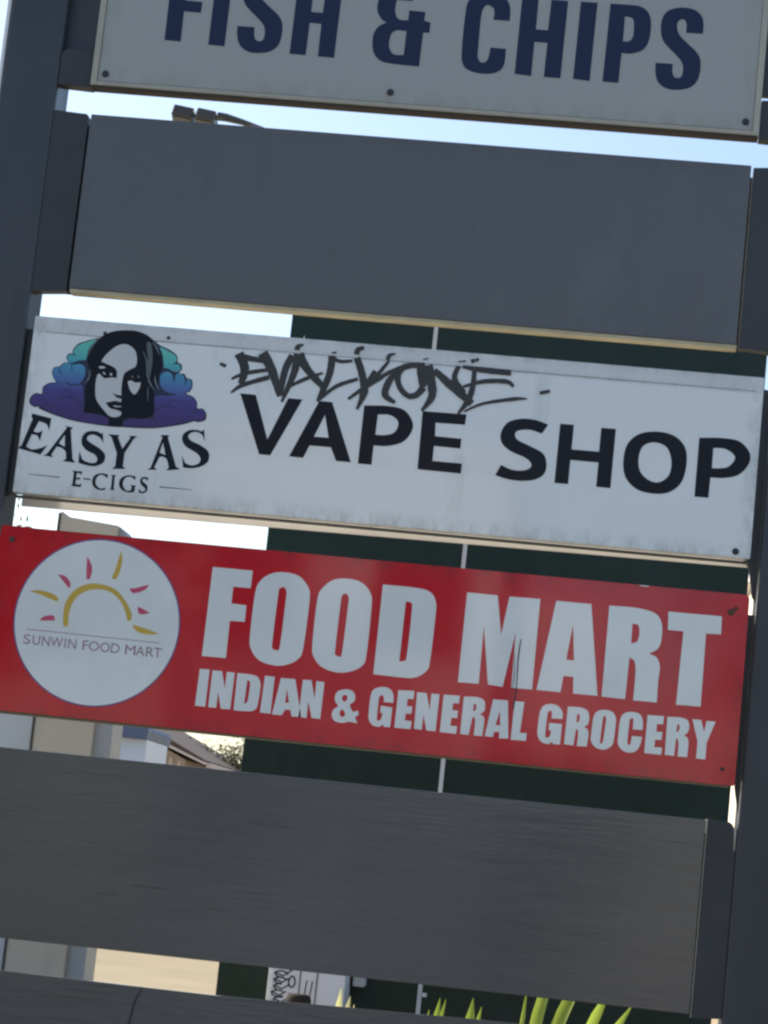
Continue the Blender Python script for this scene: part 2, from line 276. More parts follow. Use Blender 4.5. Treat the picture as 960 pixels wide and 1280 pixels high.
PRINTS=[
('fish', 'letter', 'navy', 1, '-868.3,4098.5 -813.4,4097 -814.6,4201.6 -757.7,4200.8 -757.2,4238.5 -814.2,4240 -815.7,4329.8 -753.8,4328.6 -754.5,4370.7 -870.2,4373.8', []),
('fish', 'letter', 'navy', 1, '-720.6,4093.3 -666,4091.8 -665.1,4368.6 -720.7,4370.3', []),
('fish', 'letter', 'navy', 1, '-631.1,4165.2 -573.5,4165.4 -571.7,4137.9~ -564.6,4122.6~ -552.1,4118.7~ -539.7,4126.6~ -537.7,4150.9~ -545.1,4174.5~ -570.1,4200.3~ -596.1,4222.5~ -617.9,4248.6~ -627.5,4286.1~ -624.6,4324.5~ -607.2,4348.8~ -568.3,4361.4~ -524.3,4357.8~ -496.5,4337.6~ -486.4,4307.1~ -485.6,4275.9 -541.8,4275.9 -542.9,4302.8~ -550,4318.3~ -561.7,4320.9~ -572.6,4311~ -573,4290.2~ -562.2,4266.7~ -534.6,4241~ -501.4,4213.8~ -483.5,4186.1~ -480.3,4144.9~ -488.3,4109.8~ -510.5,4087.5~ -549.5,4077.6~ -586.5,4080.2~ -615.5,4100~ -627.7,4130.2~', []),
('fish', 'letter', 'navy', 1, '-447.8,4083.5 -393.6,4082.7 -392.7,4194 -353.8,4193.4 -353.3,4081.6 -299.2,4080.7 -296.3,4354.1 -350.6,4354.4 -353.1,4231.6 -392.1,4232.2 -390.5,4356.5 -445.6,4357.4', []),
('fish', 'letter', 'navy', 1, '-17.1,4072.7 -80.5,4074.2 -136.1,4079.1~ -165.9,4100.4~ -177.9,4135.2~ -177.3,4174.6~ -162.8,4200.8~ -140.1,4214.7 -158.5,4226.3~ -173.9,4253.8~ -173.6,4289.8~ -161.5,4319.5~ -129,4339.9~ -87.3,4338~ -64.7,4319.6~ -60.7,4294.7 -111.8,4294.4 -114.8,4283.4~ -114.2,4251.2~ -100.2,4229.3~ -68.9,4227.3 -69,4261.8 -15.1,4260.1 -16.1,4229.9 5,4225.8 5.2,4190.1 -15.3,4189.2', ['-70.5,4190 -103,4190.3~ -120,4175.4~ -123.1,4139.4~ -116.1,4118.5~ -101.2,4107.5~ -71.7,4108.4']),
('fish', 'letter', 'navy', 1, '261.1,4154.8 209.7,4155.8 206.2,4122.1~ 197.7,4105.1~ 180.6,4104.4~ 170.6,4122.9~ 169.8,4144.2~ 168.7,4258.3~ 175.8,4291.1~ 188.7,4299.2~ 206.9,4288.4~ 210.9,4268.7~ 209.3,4250.7 263.4,4250.5 261.2,4294~ 248.3,4321.6~ 226.1,4337.9~ 187.9,4342.2~ 147.7,4332~ 122.5,4308.6~ 116.2,4268.7~ 116.8,4140.1~ 125.8,4090.9~ 153.2,4070.3~ 201.7,4064.9~ 241.6,4075.1~ 259.5,4101.3~', []),
('fish', 'letter', 'navy', 1, '296.8,4072.2 351.4,4069.6 350.7,4185.5 393.3,4185.4 392.6,4069.4 446.8,4068.9 447.4,4333.2 392.9,4333.9 391.2,4228.3 351.8,4228.7 350.6,4337.6 296.7,4337.7', []),
('fish', 'letter', 'navy', 1, '487.8,4070.1 542.1,4067.6 543.6,4334.3 489.2,4334.3', []),
('fish', 'letter', 'navy', 1, '583.6,4068.8 635.6,4068.1 636.8,4170.1 670.6,4170.7~ 707.9,4189.2~ 722.7,4227.8~ 722.4,4282.3~ 709.7,4315.4~ 682.1,4332.5~ 642.8,4335 586,4334.8', ['637.8,4209 657.1,4211.8~ 668.1,4227~ 668.6,4264.5~ 661.2,4289.9~ 636.6,4294.9']),
('fish', 'letter', 'navy', 1, '749.4,4145.5 805.1,4145.8 806.2,4118.7~ 812.7,4103.7~ 824.6,4099.9~ 836.9,4107.6~ 839.4,4131.5~ 832.8,4154.7~ 809.3,4180~ 784.7,4201.9~ 764.2,4227.5~ 755.8,4264.4~ 759.6,4302.2~ 777,4326~ 814.9,4338.5~ 857.5,4334.9~ 883.8,4315~ 892.8,4285.1~ 892.9,4254.4 838.5,4254.3 838.1,4280.9~ 831.6,4296.1~ 820.4,4298.6~ 809.5,4288.9~ 808.7,4268.4~ 818.5,4245.3~ 844.7,4220.1~ 876.1,4193.4~ 892.7,4166.1~ 894.8,4125.7~ 886.2,4091.2~ 864.1,4069.2~ 826.2,4059.4~ 790.4,4062~ 762.8,4081.5~ 751.8,4111.1~', []),
('food', 'letter', 'letter_white', 1, '-503.9,2367.5 -374.5,2367.7 -374.9,2311 -430.9,2310.8 -430.7,2256.7 -382.3,2255.4 -381.4,2202.4 -429.4,2201.2 -428.5,2081.7 -505.7,2081', []),
('food', 'letter', 'letter_white', 1, '-274.3,2372.1~ -226.3,2364.7~ -192.8,2333.6~ -183,2291.7~ -186.1,2142.1~ -197.2,2102.8~ -233,2079.7~ -275.1,2073.9~ -323.5,2086.1~ -351.1,2117.4~ -359.7,2155~ -359,2291.9~ -347.6,2335.9~ -316.3,2363~', ['-269,2324.6~ -259.8,2311.7~ -258.5,2284.4~ -261,2139~ -269.5,2122.9~ -281.8,2125.9~ -286.5,2145.1~ -284.7,2303.4~ -281.3,2319.1~']),
('food', 'letter', 'letter_white', 1, '-72.7,2370.8~ -24.9,2363.4~ 8.4,2331.5~ 15.8,2285.3~ 15.9,2140.7~ 7.4,2101.7~ -28.4,2078.7~ -74.4,2071.6~ -122.7,2084.6~ -151.6,2115.7~ -158.8,2157.5~ -158.5,2294.1~ -145.7,2333.8~ -114.6,2362.5~', ['-69.3,2323.2~ -59.4,2310.5~ -58.9,2282.3~ -62,2137.3~ -69.7,2122.1~ -80.3,2126.1~ -84.8,2143.5~ -83.1,2301.3~ -79,2318~']),
('food', 'letter', 'letter_white', 1, '44.2,2363.2 141.3,2363.1~ 193.1,2355.3~ 216.5,2326~ 220.4,2279.5~ 217.9,2139.3~ 210.4,2104.8~ 179.1,2080.6~ 137.3,2075.6~ 43.9,2077.4', ['122.4,2316 137.9,2314.1~ 144.3,2293.4~ 143.2,2148.9~ 136.8,2128.8~ 121.1,2125.6']),
('food', 'letter', 'letter_white', 1, '311.9,2078.7 377.2,2079.5 376.1,2262.8 406.5,2080.5 453.1,2077.5 477.5,2253.6 480.5,2077.4 545.5,2078.2 544.4,2365 446.9,2363.3 432.4,2239.7 409.8,2363.5 312.7,2363.8', []),
('food', 'letter', 'letter_white', 1, '594.7,2364.1 705.2,2364.3 750.4,2078.8 674.3,2078.7 670.5,2130.3 639.4,2131 634.9,2078.6 559.6,2078.7', ['654.2,2294.6 643,2182.4 667.5,2182']),
('food', 'letter', 'letter_white', 1, '761.8,2365 848.3,2365.7~ 905.7,2354.2~ 928.8,2326~ 932.9,2279~ 924.7,2245.1~ 898.2,2226.4 922.5,2216.5~ 935.2,2189.5~ 934.2,2137.5~ 935.8,2076.5 862.1,2075.8 862.1,2158.7~ 855.8,2197.7~ 838.9,2208.3 836.7,2077 763.6,2078.2', ['838.7,2315.4 857.8,2311.5~ 862.9,2286.4~ 857.7,2260.3~ 839.6,2252.9']),
('food', 'letter', 'letter_white', 1, '947.1,2363.9 1113.6,2364.8 1115.6,2308.2 1069,2306.5 1071.8,2077 995.6,2075.9 998.9,2306.3 950.2,2306.3', []),
('food', 'letter', 'letter_white', 1, '-507.3,2039.9 -475.9,2040.5 -476.2,1922.1 -509.5,1922.4', []),
('food', 'letter', 'letter_white', 1, '-466.4,2039 -435.7,2039.6 -420.7,1984.9 -420.1,2038.7 -394.9,2038.7 -396.1,1921.6 -426.8,1920.9 -440.3,1973.8 -441.1,1921.9 -466.9,1921.8', []),
('food', 'letter', 'letter_white', 1, '-386.2,2038.4 -341.8,2037.9~ -319.6,2031.5~ -309.6,2014.2~ -308.1,1990~ -311.1,1941~ -320,1926.7~ -340.8,1921~ -384.9,1920.2', ['-352,2019.2 -344.2,2015.7~ -341.7,1998.8~ -344.4,1952.9~ -353.9,1944']),
('food', 'letter', 'letter_white', 1, '-297.7,2038.6 -266.3,2038 -267.2,1921.1 -300.9,1921.4', []),
('food', 'letter', 'letter_white', 1, '-246.4,2036.3 -200.5,2037.2 -169.1,1920 -199.6,1919.4 -204.8,1938.3 -221.4,1939 -230.3,1919.9 -262.1,1919.2', ['-223.2,2004.5 -224.5,1960.6 -212.2,1960.6']),
('food', 'letter', 'letter_white', 1, '-176.2,2038.4 -148.6,2038.7 -133,1980 -133.2,2037.8 -107.4,2036.7 -108.1,1920.1 -135.6,1920.9 -151.7,1972.1 -151.9,1918.7 -177.7,1920.3', []),
('food', 'letter', 'letter_white', 1, '-36.7,2021.2~ -16.2,2017.8~ -6.2,2004.8~ -6.7,1986.6~ -19.3,1973.2~ -6.8,1953.2~ 6.6,1959.4 11.1,1945.9~ 1.2,1935.9~ 10.9,1918.7 -16.7,1920.8 -40.4,1914.7~ -64.2,1920.2~ -73.4,1937.5~ -69.1,1954.3~ -57,1966.4~ -67.1,1980.5~ -69,1998.6~ -60.3,2013.4~', ['-39,2003.4~ -30.1,1999.4~ -31.3,1988.4~ -38.5,1981.6~ -46,1988.7~ -44.7,1999.2~', '-41.9,1957~ -31.6,1945.9~ -35.2,1934.6~ -45.8,1936~ -48.9,1947.8~']),
('food', 'letter', 'letter_white', 1, '116.3,1993.4 86.1,1993.3 84.6,2007.6~ 79.2,2014.6~ 72.6,2010.5~ 69.3,1997.4~ 69.7,1939.6~ 73.3,1933~ 80.5,1936~ 85.2,1946.9~ 85.1,1958.5 78.1,1958.9 78.1,1980.9 114.9,1978.8 114,1916.3 94.2,1916 91.2,1922.7 78.1,1914.4~ 57.4,1918.1~ 45.4,1932.5~ 42.2,1951.3~ 42.8,2006.4~ 51.3,2030.4~ 76.5,2039.9~ 100.1,2036.5~ 113.6,2019.2~', []),
('food', 'letter', 'letter_white', 1, '128.2,2035.2 178.6,2037.3 178.4,2011.2 159.8,2011.1 159.3,1987.9 177.3,1987.9 176.2,1964.7 158.8,1964.7 157.6,1942.6 179.7,1942 178.9,1917 127.3,1916.5', []),
('food', 'letter', 'letter_white', 1, '187.5,2034.7 217.8,2034.2 232.4,1981.9 232.8,2034.6 258.3,2034.8 257.5,1918 228.6,1918 215,1965.7 214.1,1918.3 189.6,1919.3', []),
('food', 'letter', 'letter_white', 1, '271.6,2035 322.4,2036.5 322,2012.2 303.5,2011.5 303.5,1989 321.4,1989.1 320.3,1965.9 303,1965.3 302.1,1939.8 323.4,1940.8 322.4,1916.5 270.9,1917.1', []),
('food', 'letter', 'letter_white', 1, '335.3,2035.5 378.4,2037.5~ 399.5,2029.2~ 404.2,2010.6~ 402.8,1996~ 390.7,1984.5 402.8,1978.7~ 406.5,1964.7~ 404.8,1917.9 377.7,1917.5 378.5,1956.1~ 375.8,1971.4~ 368.6,1974.2 361.6,1917 335,1917.8', ['368.9,2016.9 376.2,2013.6~ 377.3,2002.2~ 374.1,1994.3~ 367.9,1992.6']),
('food', 'letter', 'letter_white', 1, '427.7,2036 473.8,2036.6 486.5,1918.1 457.3,1916.3 456.6,1935.2 441.6,1935.4 437.6,1917.8 412.2,1918.7', ['452.2,2003.9 443,1956.9 456.8,1956.5']),
('food', 'letter', 'letter_white', 1, '495.1,2037 525.6,2037.2 520.6,1939.9 542.4,1941 541.8,1916.8 494.2,1915.5', []),
('food', 'letter', 'letter_white', 1, '648.7,1996.1 615,1994.6 614.6,2011.5~ 609.6,2018.5~ 603.7,2014.8~ 600.9,2003.8~ 599.7,1944.1~ 603.2,1933.9~ 609.5,1933.9~ 616.2,1942.7~ 616,1957.1 609.1,1957.6 608.9,1979.5 648.9,1980.4 648.7,1915.9 626.9,1915.6 624.4,1921.6 608.3,1913.7~ 586.9,1920.9~ 576.5,1938.7~ 574.4,1960.4~ 577.1,2010.9~ 587.6,2032~ 608.9,2039.2~ 631.2,2035.1~ 646.6,2017.8~', []),
('food', 'letter', 'letter_white', 1, '662.4,2036.3 703,2037.3~ 724.4,2028.7~ 731.1,2010.6~ 729.4,1988.5~ 717.9,1978 729.8,1971~ 733.8,1954.5~ 731.6,1918.1 700.5,1916.8 701.6,1951.3~ 698.9,1966.7~ 693.7,1969.3 690.5,1917 660.9,1919', ['693.1,2016.2 700.9,2013.2~ 702,2001.4~ 699.1,1991.7~ 693,1989.9']),
('food', 'letter', 'letter_white', 1, '781.1,2037.5~ 803.4,2032.3~ 814.5,2012.7~ 814.7,1990.8~ 812,1937.4~ 798.1,1919.2~ 780,1913.6~ 757.6,1919.5~ 743.5,1936.8~ 742.2,1958.5~ 744.7,2012~ 756.6,2032~', ['779.1,2018.5~ 783.4,2012.7~ 783.8,1994~ 780.6,1940.5~ 776.9,1933.3~ 771.5,1937.7~ 774.2,2010.5~']),
('food', 'letter', 'letter_white', 1, '899.7,1986.9 869.3,1985.7 868.5,2015~ 863.7,2020.8~ 857.9,2015.2~ 856.4,1998.1~ 855.9,1948.1~ 858.7,1937.2~ 865.4,1939.7~ 868.7,1965 899.8,1965 895.8,1939.7~ 885.2,1919.9~ 864,1912.8~ 841.8,1918.6~ 827.7,1935.9~ 825.8,1957.6~ 828.1,2014.1~ 840.7,2034.1~ 865.1,2039.7~ 887.4,2034.4~ 897.8,2014.8~', []),
('food', 'letter', 'letter_white', 1, '911,2034.9 961.8,2036.2 961.6,2010.6 942.4,2009.9 942,1986.1 961.3,1986.2 960.3,1961.8 941.1,1961.1 940.1,1937.3 964.2,1938.5 963.7,1916 911,1916.3', []),
('food', 'letter', 'letter_white', 1, '972.5,2035.4 1014.6,2037.1~ 1035.6,2030.5~ 1042,2013.7~ 1039.9,1994.8~ 1028.6,1982.4 1039.7,1976~ 1044.1,1960.9~ 1043.6,1916.7 1014.5,1916.2 1013.9,1951.6~ 1009.9,1969.9~ 1004.8,1970.6 1003.4,1916.3 974.7,1917.8', ['1005.2,2016.2 1011.7,2013.1~ 1012.7,2001.4~ 1009.1,1992.9~ 1003.7,1991.1']),
('food', 'letter', 'letter_white', 1, '1050,2035.7 1077.3,2035.9 1089.1,1999.7 1094.2,2034.5 1121.9,2035.4 1099.9,1966.6 1100,1915 1071.5,1915.8 1072,1968.1', []),
('vape', 'letter', 'black', 1, '-480.4,2936.7 -429.7,2936.1 -375.7,2794.1 -323.3,2934.6 -277,2934.5 -360.7,2743.8 -396.9,2743.9', []),
('vape', 'letter', 'black', 1, '-222.4,2934.3 -180.5,2934.6 -99.7,2745 -148.1,2744.7 -168.6,2787.6 -238.1,2787.1 -254.4,2745.1 -299.7,2746', ['-199.2,2890.5 -227.1,2816.9 -179.5,2817.8']),
('vape', 'letter', 'black', 1, '-76.4,2932.9 -3.4,2937.8~ 51.7,2930~ 82.9,2894.8~ 83.8,2861.1~ 58.5,2825.1~ 10.3,2808.1~ -32.8,2805.8 -32.8,2742.7 -77,2742.8', ['-29.4,2907.5 8,2909.2~ 34.5,2894.7~ 38.4,2873.9~ 26.5,2851.7~ -1.7,2842.4~ -30.8,2841.5']),
('vape', 'letter', 'black', 1, '112.4,2931.3 253.6,2933 252,2899.1 157.5,2897.3 160.3,2853.7 245,2853 244.9,2821.1 160.2,2821.8 160.3,2773 254.7,2773.3 254.7,2740.6 115.3,2742', []),
('vape', 'letter', 'black', 1, '516.1,2923.6 498.6,2892.6 458.6,2901.3~ 421.9,2895.2~ 414,2881.2~ 424.8,2865.1~ 463.6,2849.7~ 507.3,2830~ 522.4,2798.3~ 518.2,2764.9~ 492.4,2743.6~ 446.8,2734.7~ 400.1,2737~ 363.8,2745.9 379.1,2780.4 415.7,2767.7~ 452.8,2769.2~ 473.9,2781.6~ 470.4,2798.3~ 448.6,2812.3~ 405.2,2827.3~ 374.9,2851.1~ 368.9,2883.7~ 387,2918.6~ 427.4,2934.6~ 474,2935~', []),
('vape', 'letter', 'black', 1, '553.7,2929.9 597.3,2930 597.4,2850.5 684.5,2850.9 684.7,2928.5 731,2928.9 730.9,2737.5 685.6,2738 685.8,2816.1 596.8,2816.5 596.8,2738.2 553.2,2738', []),
('vape', 'letter', 'black', 1, '859.3,2932~ 915.4,2923.8~ 953.3,2889.6~ 962.7,2834~ 951.2,2776.6~ 917.4,2742.5~ 872.3,2732.7~ 816.4,2740.7~ 776.4,2774.6~ 763.6,2825.1~ 771.3,2882.4~ 805.1,2918.6~', ['857.8,2896.9~ 895.8,2884.3~ 914.1,2843.6~ 910.8,2796.3~ 880,2770~ 845.4,2776.2~ 818.3,2801.9~ 810.8,2843.6~ 822.1,2882.3~']),
('vape', 'letter', 'black', 1, '995.4,2924.5 1066.7,2930~ 1122.3,2923.8~ 1157.2,2889.4~ 1155.7,2851.7~ 1126.6,2816.2~ 1082,2802.7~ 1040.9,2800.8 1040,2735.2 996.1,2734.9', ['1042,2895.8 1078.7,2896.3~ 1107.6,2880.2~ 1110.9,2861.7~ 1092.6,2839.4~ 1065.7,2832.2~ 1042.9,2831']),
('vape', 'letter', 'ink', 1, '-1150.1,2810 -1085.5,2799.4 -1087.5,2758.3 -1098.7,2778.8~ -1124.8,2786.5 -1138.3,2751.6 -1122.2,2749.4~ -1108.9,2757.8 -1113.6,2721.6 -1124.4,2738.5~ -1142.8,2741.8 -1156.1,2700.5 -1136.4,2692.3~ -1108.6,2699.1~ -1087.2,2711.1 -1105.9,2678 -1183,2692.4 -1172.1,2701.9 -1146.3,2791.7 -1151.7,2799.9', []),
('vape', 'letter', 'ink', 1, '-1038.6,2779.9 -1010.8,2775.3 -1017,2767.6 -999.4,2673.4 -989.4,2661.5 -1031,2663.4 -1020.6,2671.5 -1025.8,2695.3~ -1041.5,2706.7~ -1056.1,2708.9 -1070.5,2681.2 -1063.8,2673.2 -1097,2675.9 -1085,2682.7 -1030.6,2773.5', ['-1034.2,2750.3 -1050.4,2720.2 -1029.9,2710.6']),
('vape', 'letter', 'ink', 1, '-911.3,2768.6 -905.5,2733.4 -918.3,2750.1~ -940.8,2758.7~ -956.6,2753.7~ -960.1,2741.3~ -944.3,2729.8~ -913.9,2714.8~ -895.1,2695.1~ -897.8,2671.3~ -921,2657.1~ -949.5,2656.6~ -978.8,2662.5 -980.1,2701.6 -966,2674.3~ -940,2666~ -922.5,2669.1~ -919,2680.8~ -929.2,2694.1~ -959.4,2707~ -976.1,2726.9~ -975.7,2752~ -959.8,2767.7~ -931.5,2770.3~ -916.5,2764.5~', []),
('vape', 'letter', 'ink', 1, '-893.7,2764.4 -855.9,2765 -860,2757.5 -841.3,2721.4 -819.6,2759 -823.9,2765.8 -796.9,2766.1 -808.6,2756.5 -832.5,2707.9 -833,2665.2 -823.4,2656.8 -867.1,2652.8 -857.6,2662.9 -857.9,2705.6 -881.2,2755.6', []),
('vape', 'letter', 'ink', 1, '-722.1,2777.2 -694,2779.7 -698.1,2772.2 -660.7,2678.9 -645.7,2671.7 -690.8,2664 -683.5,2673.9 -692.9,2699.4~ -706.6,2707.3~ -717.2,2706.4 -730.7,2671 -720.5,2663.4 -752.8,2660.5 -742.4,2668.5 -716.1,2768.4', ['-712.3,2754.5 -718.8,2719.8 -698.9,2713.7']),
('vape', 'letter', 'ink', 1, '-583.9,2808.9 -577.3,2770.4 -588.8,2790.7~ -607.4,2797.6~ -624.6,2793.1~ -632.4,2781~ -621.6,2767.8~ -588.2,2755.1~ -561.2,2736.3~ -557.9,2708.2~ -576.9,2688.7~ -607.5,2678.8~ -637.2,2678.2 -645.5,2717.9 -632,2694.3~ -608.6,2687.9~ -588.4,2696.9~ -584.7,2712.8~ -599.3,2729.2~ -633.1,2745.4~ -649.5,2763.8~ -649.9,2785.1~ -632.6,2801~ -608.2,2804.6~ -591.6,2801.8~', []),
('vape', 'letter', 'ink', 1, '-996,2635.2 -963.2,2635.4 -962.6,2624.8 -971,2629 -979.6,2628.9 -979.8,2614 -965.5,2613.9 -966.2,2608.1 -979.8,2608.3 -980,2592.6 -967.7,2591.6 -959.8,2596.6 -961.8,2584.3 -994,2584.9 -989.7,2590.3 -989.6,2629.4', []),
('vape', 'letter', 'ink', 1, '-956.4,2614.7 -932.1,2614.1 -932.2,2609.8 -956.5,2610.4', []),
('vape', 'letter', 'ink', 1, '-877.4,2632.6 -878.7,2620.4 -892.7,2629.8~ -906.7,2627.8~ -915.5,2612.8~ -912,2596.1~ -897.9,2586~ -880.6,2589.7 -883.3,2582.4~ -904.5,2581.1~ -922.3,2593~ -926.3,2613.9~ -917.5,2629~ -897,2635.8~', []),
('vape', 'letter', 'ink', 1, '-868.9,2633.4 -850.5,2633.7 -854.9,2629 -853.5,2588.7 -848.7,2584.9 -867.2,2584.6 -862.8,2589.2 -863.4,2629', []),
('vape', 'letter', 'ink', 1, '-786.7,2635.3 -788,2622.4 -800.5,2631.9~ -817.3,2629.7~ -826,2613.9~ -822.5,2597.2~ -809.1,2586.4~ -796.7,2589.7 -796.2,2602.5 -803,2606.1 -781.7,2606 -785.4,2601.4 -785.5,2585.1 -804.2,2581.2~ -827.9,2588.9~ -838.5,2605.7~ -833.2,2626.1~ -811.1,2637.3~', []),
('vape', 'letter', 'ink', 1, '-746.2,2635.5 -746.2,2623.4 -754.2,2630.5~ -763.1,2628.3~ -762.3,2621.2~ -748.3,2611.2~ -743.8,2597.4~ -750.8,2585.4~ -764.7,2582.7~ -771.4,2585.7 -770.8,2597.8 -763.3,2588.5~ -752.9,2590.9~ -752.5,2599.5~ -766.7,2610.9~ -771.2,2624.7~ -764,2635.3~ -752.7,2636.3~', []),
('vape', 'rule_line', 'ink', 1, '-1133.2,2611.9 -1034.4,2611.1 -1034.1,2608.2 -1133,2610.2', []),
('vape', 'rule_line', 'ink', 1, '-705.6,2610.2 -599.4,2609.4 -599.2,2608 -705.2,2607', []),
('vape', 'marker_stroke', 'marker', 2.0, [9.3, 13.3], '-557.7,3028.4 -537,3021.1'),
('vape', 'marker_stroke', 'marker', 2.25, [31.8, 29.2, 19.9], '-500.2,3066.9 -475.6,3020.5 -481.5,2967.2'),
('vape', 'marker_stroke', 'marker', 2.5, [23.9, 19.9, 17.2], '-494.9,3057.1 -455.3,3052.6 -403.9,3049.3'),
('vape', 'marker_stroke', 'marker', 2.75, [8.0, 13.3, 13.3], '-514.3,2980.7 -473.6,3002.5 -400.7,3021.1'),
('vape', 'marker_stroke', 'marker', 3.0, [6.6, 14.6, 15.9], '-510.9,2935.5 -475.2,2964.2 -392.1,2997.6'),
('vape', 'marker_stroke', 'marker', 3.25, [34.5, 29.2, 15.9], '-423.1,3075.5 -385.6,3019.4 -352.4,2937.6'),
('vape', 'marker_stroke', 'marker', 3.5, [19.9, 22.5, 22.5], '-351.6,2940.7 -344.1,3023 -326,3076.2'),
('vape', 'marker_stroke', 'marker', 3.75, [26.5, 23.9, 8.0], '-308.8,3082.5 -313.8,3019.7 -343.3,2920.3'),
('vape', 'marker_stroke', 'marker', 4.0, [26.5, 26.5, 18.6], '-302.9,3083.1 -273.6,3035.3 -210.6,2977.5'),
('vape', 'marker_stroke', 'marker', 4.25, [9.3, 13.3, 8.0], '-326.3,2971.4 -275.9,3001.8 -220.7,3026.7'),
('vape', 'marker_stroke', 'marker', 4.5, [18.6, 15.9, 5.3], '-313,3093.7 -310.2,3106.1 -293.2,3114.3'),
('vape', 'marker_stroke', 'marker', 4.75, [25.2, 22.5, 21.2, 9.3], '-196.7,3085.7 -198.4,3029.9 -213.2,2974.2 -228.2,2931.8'),
('vape', 'marker_stroke', 'marker', 5.0, [13.3, 11.9, 9.3], '-188.3,3074.4 -163.9,3069.2 -129.9,3074.7'),
('vape', 'marker_stroke', 'marker', 5.25, [10.6, 13.3, 11.9], '-221.4,2940.3 -172.9,2986.9 -105.9,3017'),
('vape', 'marker_stroke', 'marker', 5.5, [5.3, 6.6], '-199.4,3094 -183.7,3097.8'),
('vape', 'marker_stroke', 'marker', 5.75, [22.5, 23.9, 26.5, 6.6], '-116.9,3086.7 -96.3,3038.9 -81.7,2979.9 -98.7,2917'),
('vape', 'marker_stroke', 'marker', 6.0, [17.2, 17.2, 11.9], '-119.1,3096.2 -115,3112.9 -96.8,3121.2'),
('vape', 'marker_stroke', 'marker', 6.25, [9.3, 14.6, 14.6], '-130,2948.5 -83.8,2988.8 -28.8,3029.8'),
('vape', 'marker_stroke', 'marker', 6.5, [15.9, 14.6], '-77.7,2998.3 -53.4,3048.8'),
('vape', 'marker_stroke', 'marker', 6.75, [13.9, 12.5, 9.7], '-58.9,3009.3 -35.2,3049.3 -12.2,3084.2'),
('vape', 'marker_stroke', 'marker', 7.0, [13.9, 12.5, 4.2], '-17.5,3087.5 -11.7,3103.2 6.9,3109.9'),
('vape', 'marker_stroke', 'marker', 7.25, [12.5, 13.9, 9.7], '-55.9,3009.6 -12.9,3043.7 29.2,3068.9'),
('vape', 'marker_stroke', 'marker', 7.5, [13.9, 23.6, 23.6, 9.7], '18,3057.2 -6.7,3014 -12.8,2972.5 21.7,2950.4'),
('vape', 'marker_stroke', 'marker', 7.75, [20.8, 18.0, 20.8, 20.8, 18.0, 18.0, 20.8, 23.6], '101.3,3079 67.4,3077.3 34.5,3065.6 20.6,3038.5 31.8,3001.7 59.2,2977 86.6,2981.4 107.3,3008.4'),
('vape', 'marker_stroke', 'marker', 8.0, [27.7, 30.5, 20.8], '91.6,3082.6 98.6,3045.4 105.5,3008.2'),
('vape', 'marker_stroke', 'marker', 8.25, [31.9, 30.5, 25.0, 8.3], '113.4,3081.4 127.1,3038.5 137.2,2982.8 109.1,2931.3'),
('vape', 'marker_stroke', 'marker', 8.5, [18.0, 26.3, 23.6], '136.5,3067.7 186.9,3028.1 266.9,2969.3'),
('vape', 'marker_stroke', 'marker', 8.75, [15.2, 18.0, 18.0], '213.1,3087 203.7,3045.3 239,3001.3'),
('vape', 'marker_stroke', 'marker', 9.0, [13.9, 18.0, 19.4, 6.9], '264.6,3085.3 264.3,3025.5 253.7,2977.5 226.2,2933'),
('vape', 'marker_stroke', 'marker', 9.25, [9.7, 19.4, 19.4], '225.5,3086.2 292.7,3081.5 382.2,3080'),
('vape', 'marker_stroke', 'marker', 9.5, [8.3, 15.2, 15.2, 9.7], '233.9,3021.6 296.4,3044.1 369.7,3050.6 394.5,3035.9'),
('vape', 'marker_stroke', 'marker', 9.75, [5.5, 9.7, 12.5, 4.2], '245.1,2941 303.5,2972.6 399.6,2996.2 440.9,3000.5'),
('vape', 'marker_stroke', 'marker', 10.0, [12.5, 9.7], '479.9,3022.8 511.5,3031.9'),
('vape', 'marker_stroke', 'marker', 10.25, [13.9, 11.1], '254.9,3114 258.6,3101.8'),
('vape', 'marker_stroke', 'marker', 10.5, [9.7, 9.7], '265.3,3108.7 274.4,3117'),
('vape', 'marker_stroke', 'marker', 10.75, [4.2, 4.2], '96.2,3098.8 114.3,3103.5'),
('vape', 'marker_stroke', 'marker', 11.0, [4.2, 5.5], '210.4,3101.3 234.7,3106'),
('vape', 'logo_outline', 'navy_dark', 1, '-965.9,3077.4 -997.7,3066.3~ -1029,3051.8~ -1043,3030.6~ -1042.4,3020.6~ -1056.1,3016.1~ -1061,3002.3~ -1054.2,2987.9~ -1067.3,2986.7~ -1079,2974~ -1098.1,2967.4~ -1102.3,2948.7~ -1093.3,2929.5~ -1085.4,2920.2~ -1108,2914.9~ -1126,2900~ -1127.2,2878.3~ -1146.5,2878.2~ -1162.8,2863.4~ -1163.6,2843.5~ -1147.2,2832.3~ -1130.8,2833.8 -1131.7,2828.1 -1078.2,2811.3~ -1010.3,2797.6~ -943.6,2792.1~ -893.9,2790~ -857.7,2790.6 -872.7,2912.6 -908.5,3042.4', []),
('vape', 'logo_outline', 'navy_dark', 1.3, '-800,3097.7 -761.2,3072.2~ -723.7,3057.5~ -700.4,3041.6~ -695,3020.4~ -682.9,3014.3~ -679.2,2998.5~ -686.5,2985.2~ -668.5,2983.3~ -660,2971.4~ -643.5,2967.5~ -637.7,2948.3~ -644.1,2928~ -655.6,2919.9~ -631.5,2911.3~ -617.1,2894.7~ -613.8,2875.3~ -595.3,2875.2~ -582,2858.5~ -583.9,2838.7~ -604.2,2830.5~ -618.6,2832 -656,2817.9~ -725,2801~ -777.6,2794.4~ -848.5,2791.6~ -884.5,2793.7 -896.5,2891.2 -803.4,3007.3', []),
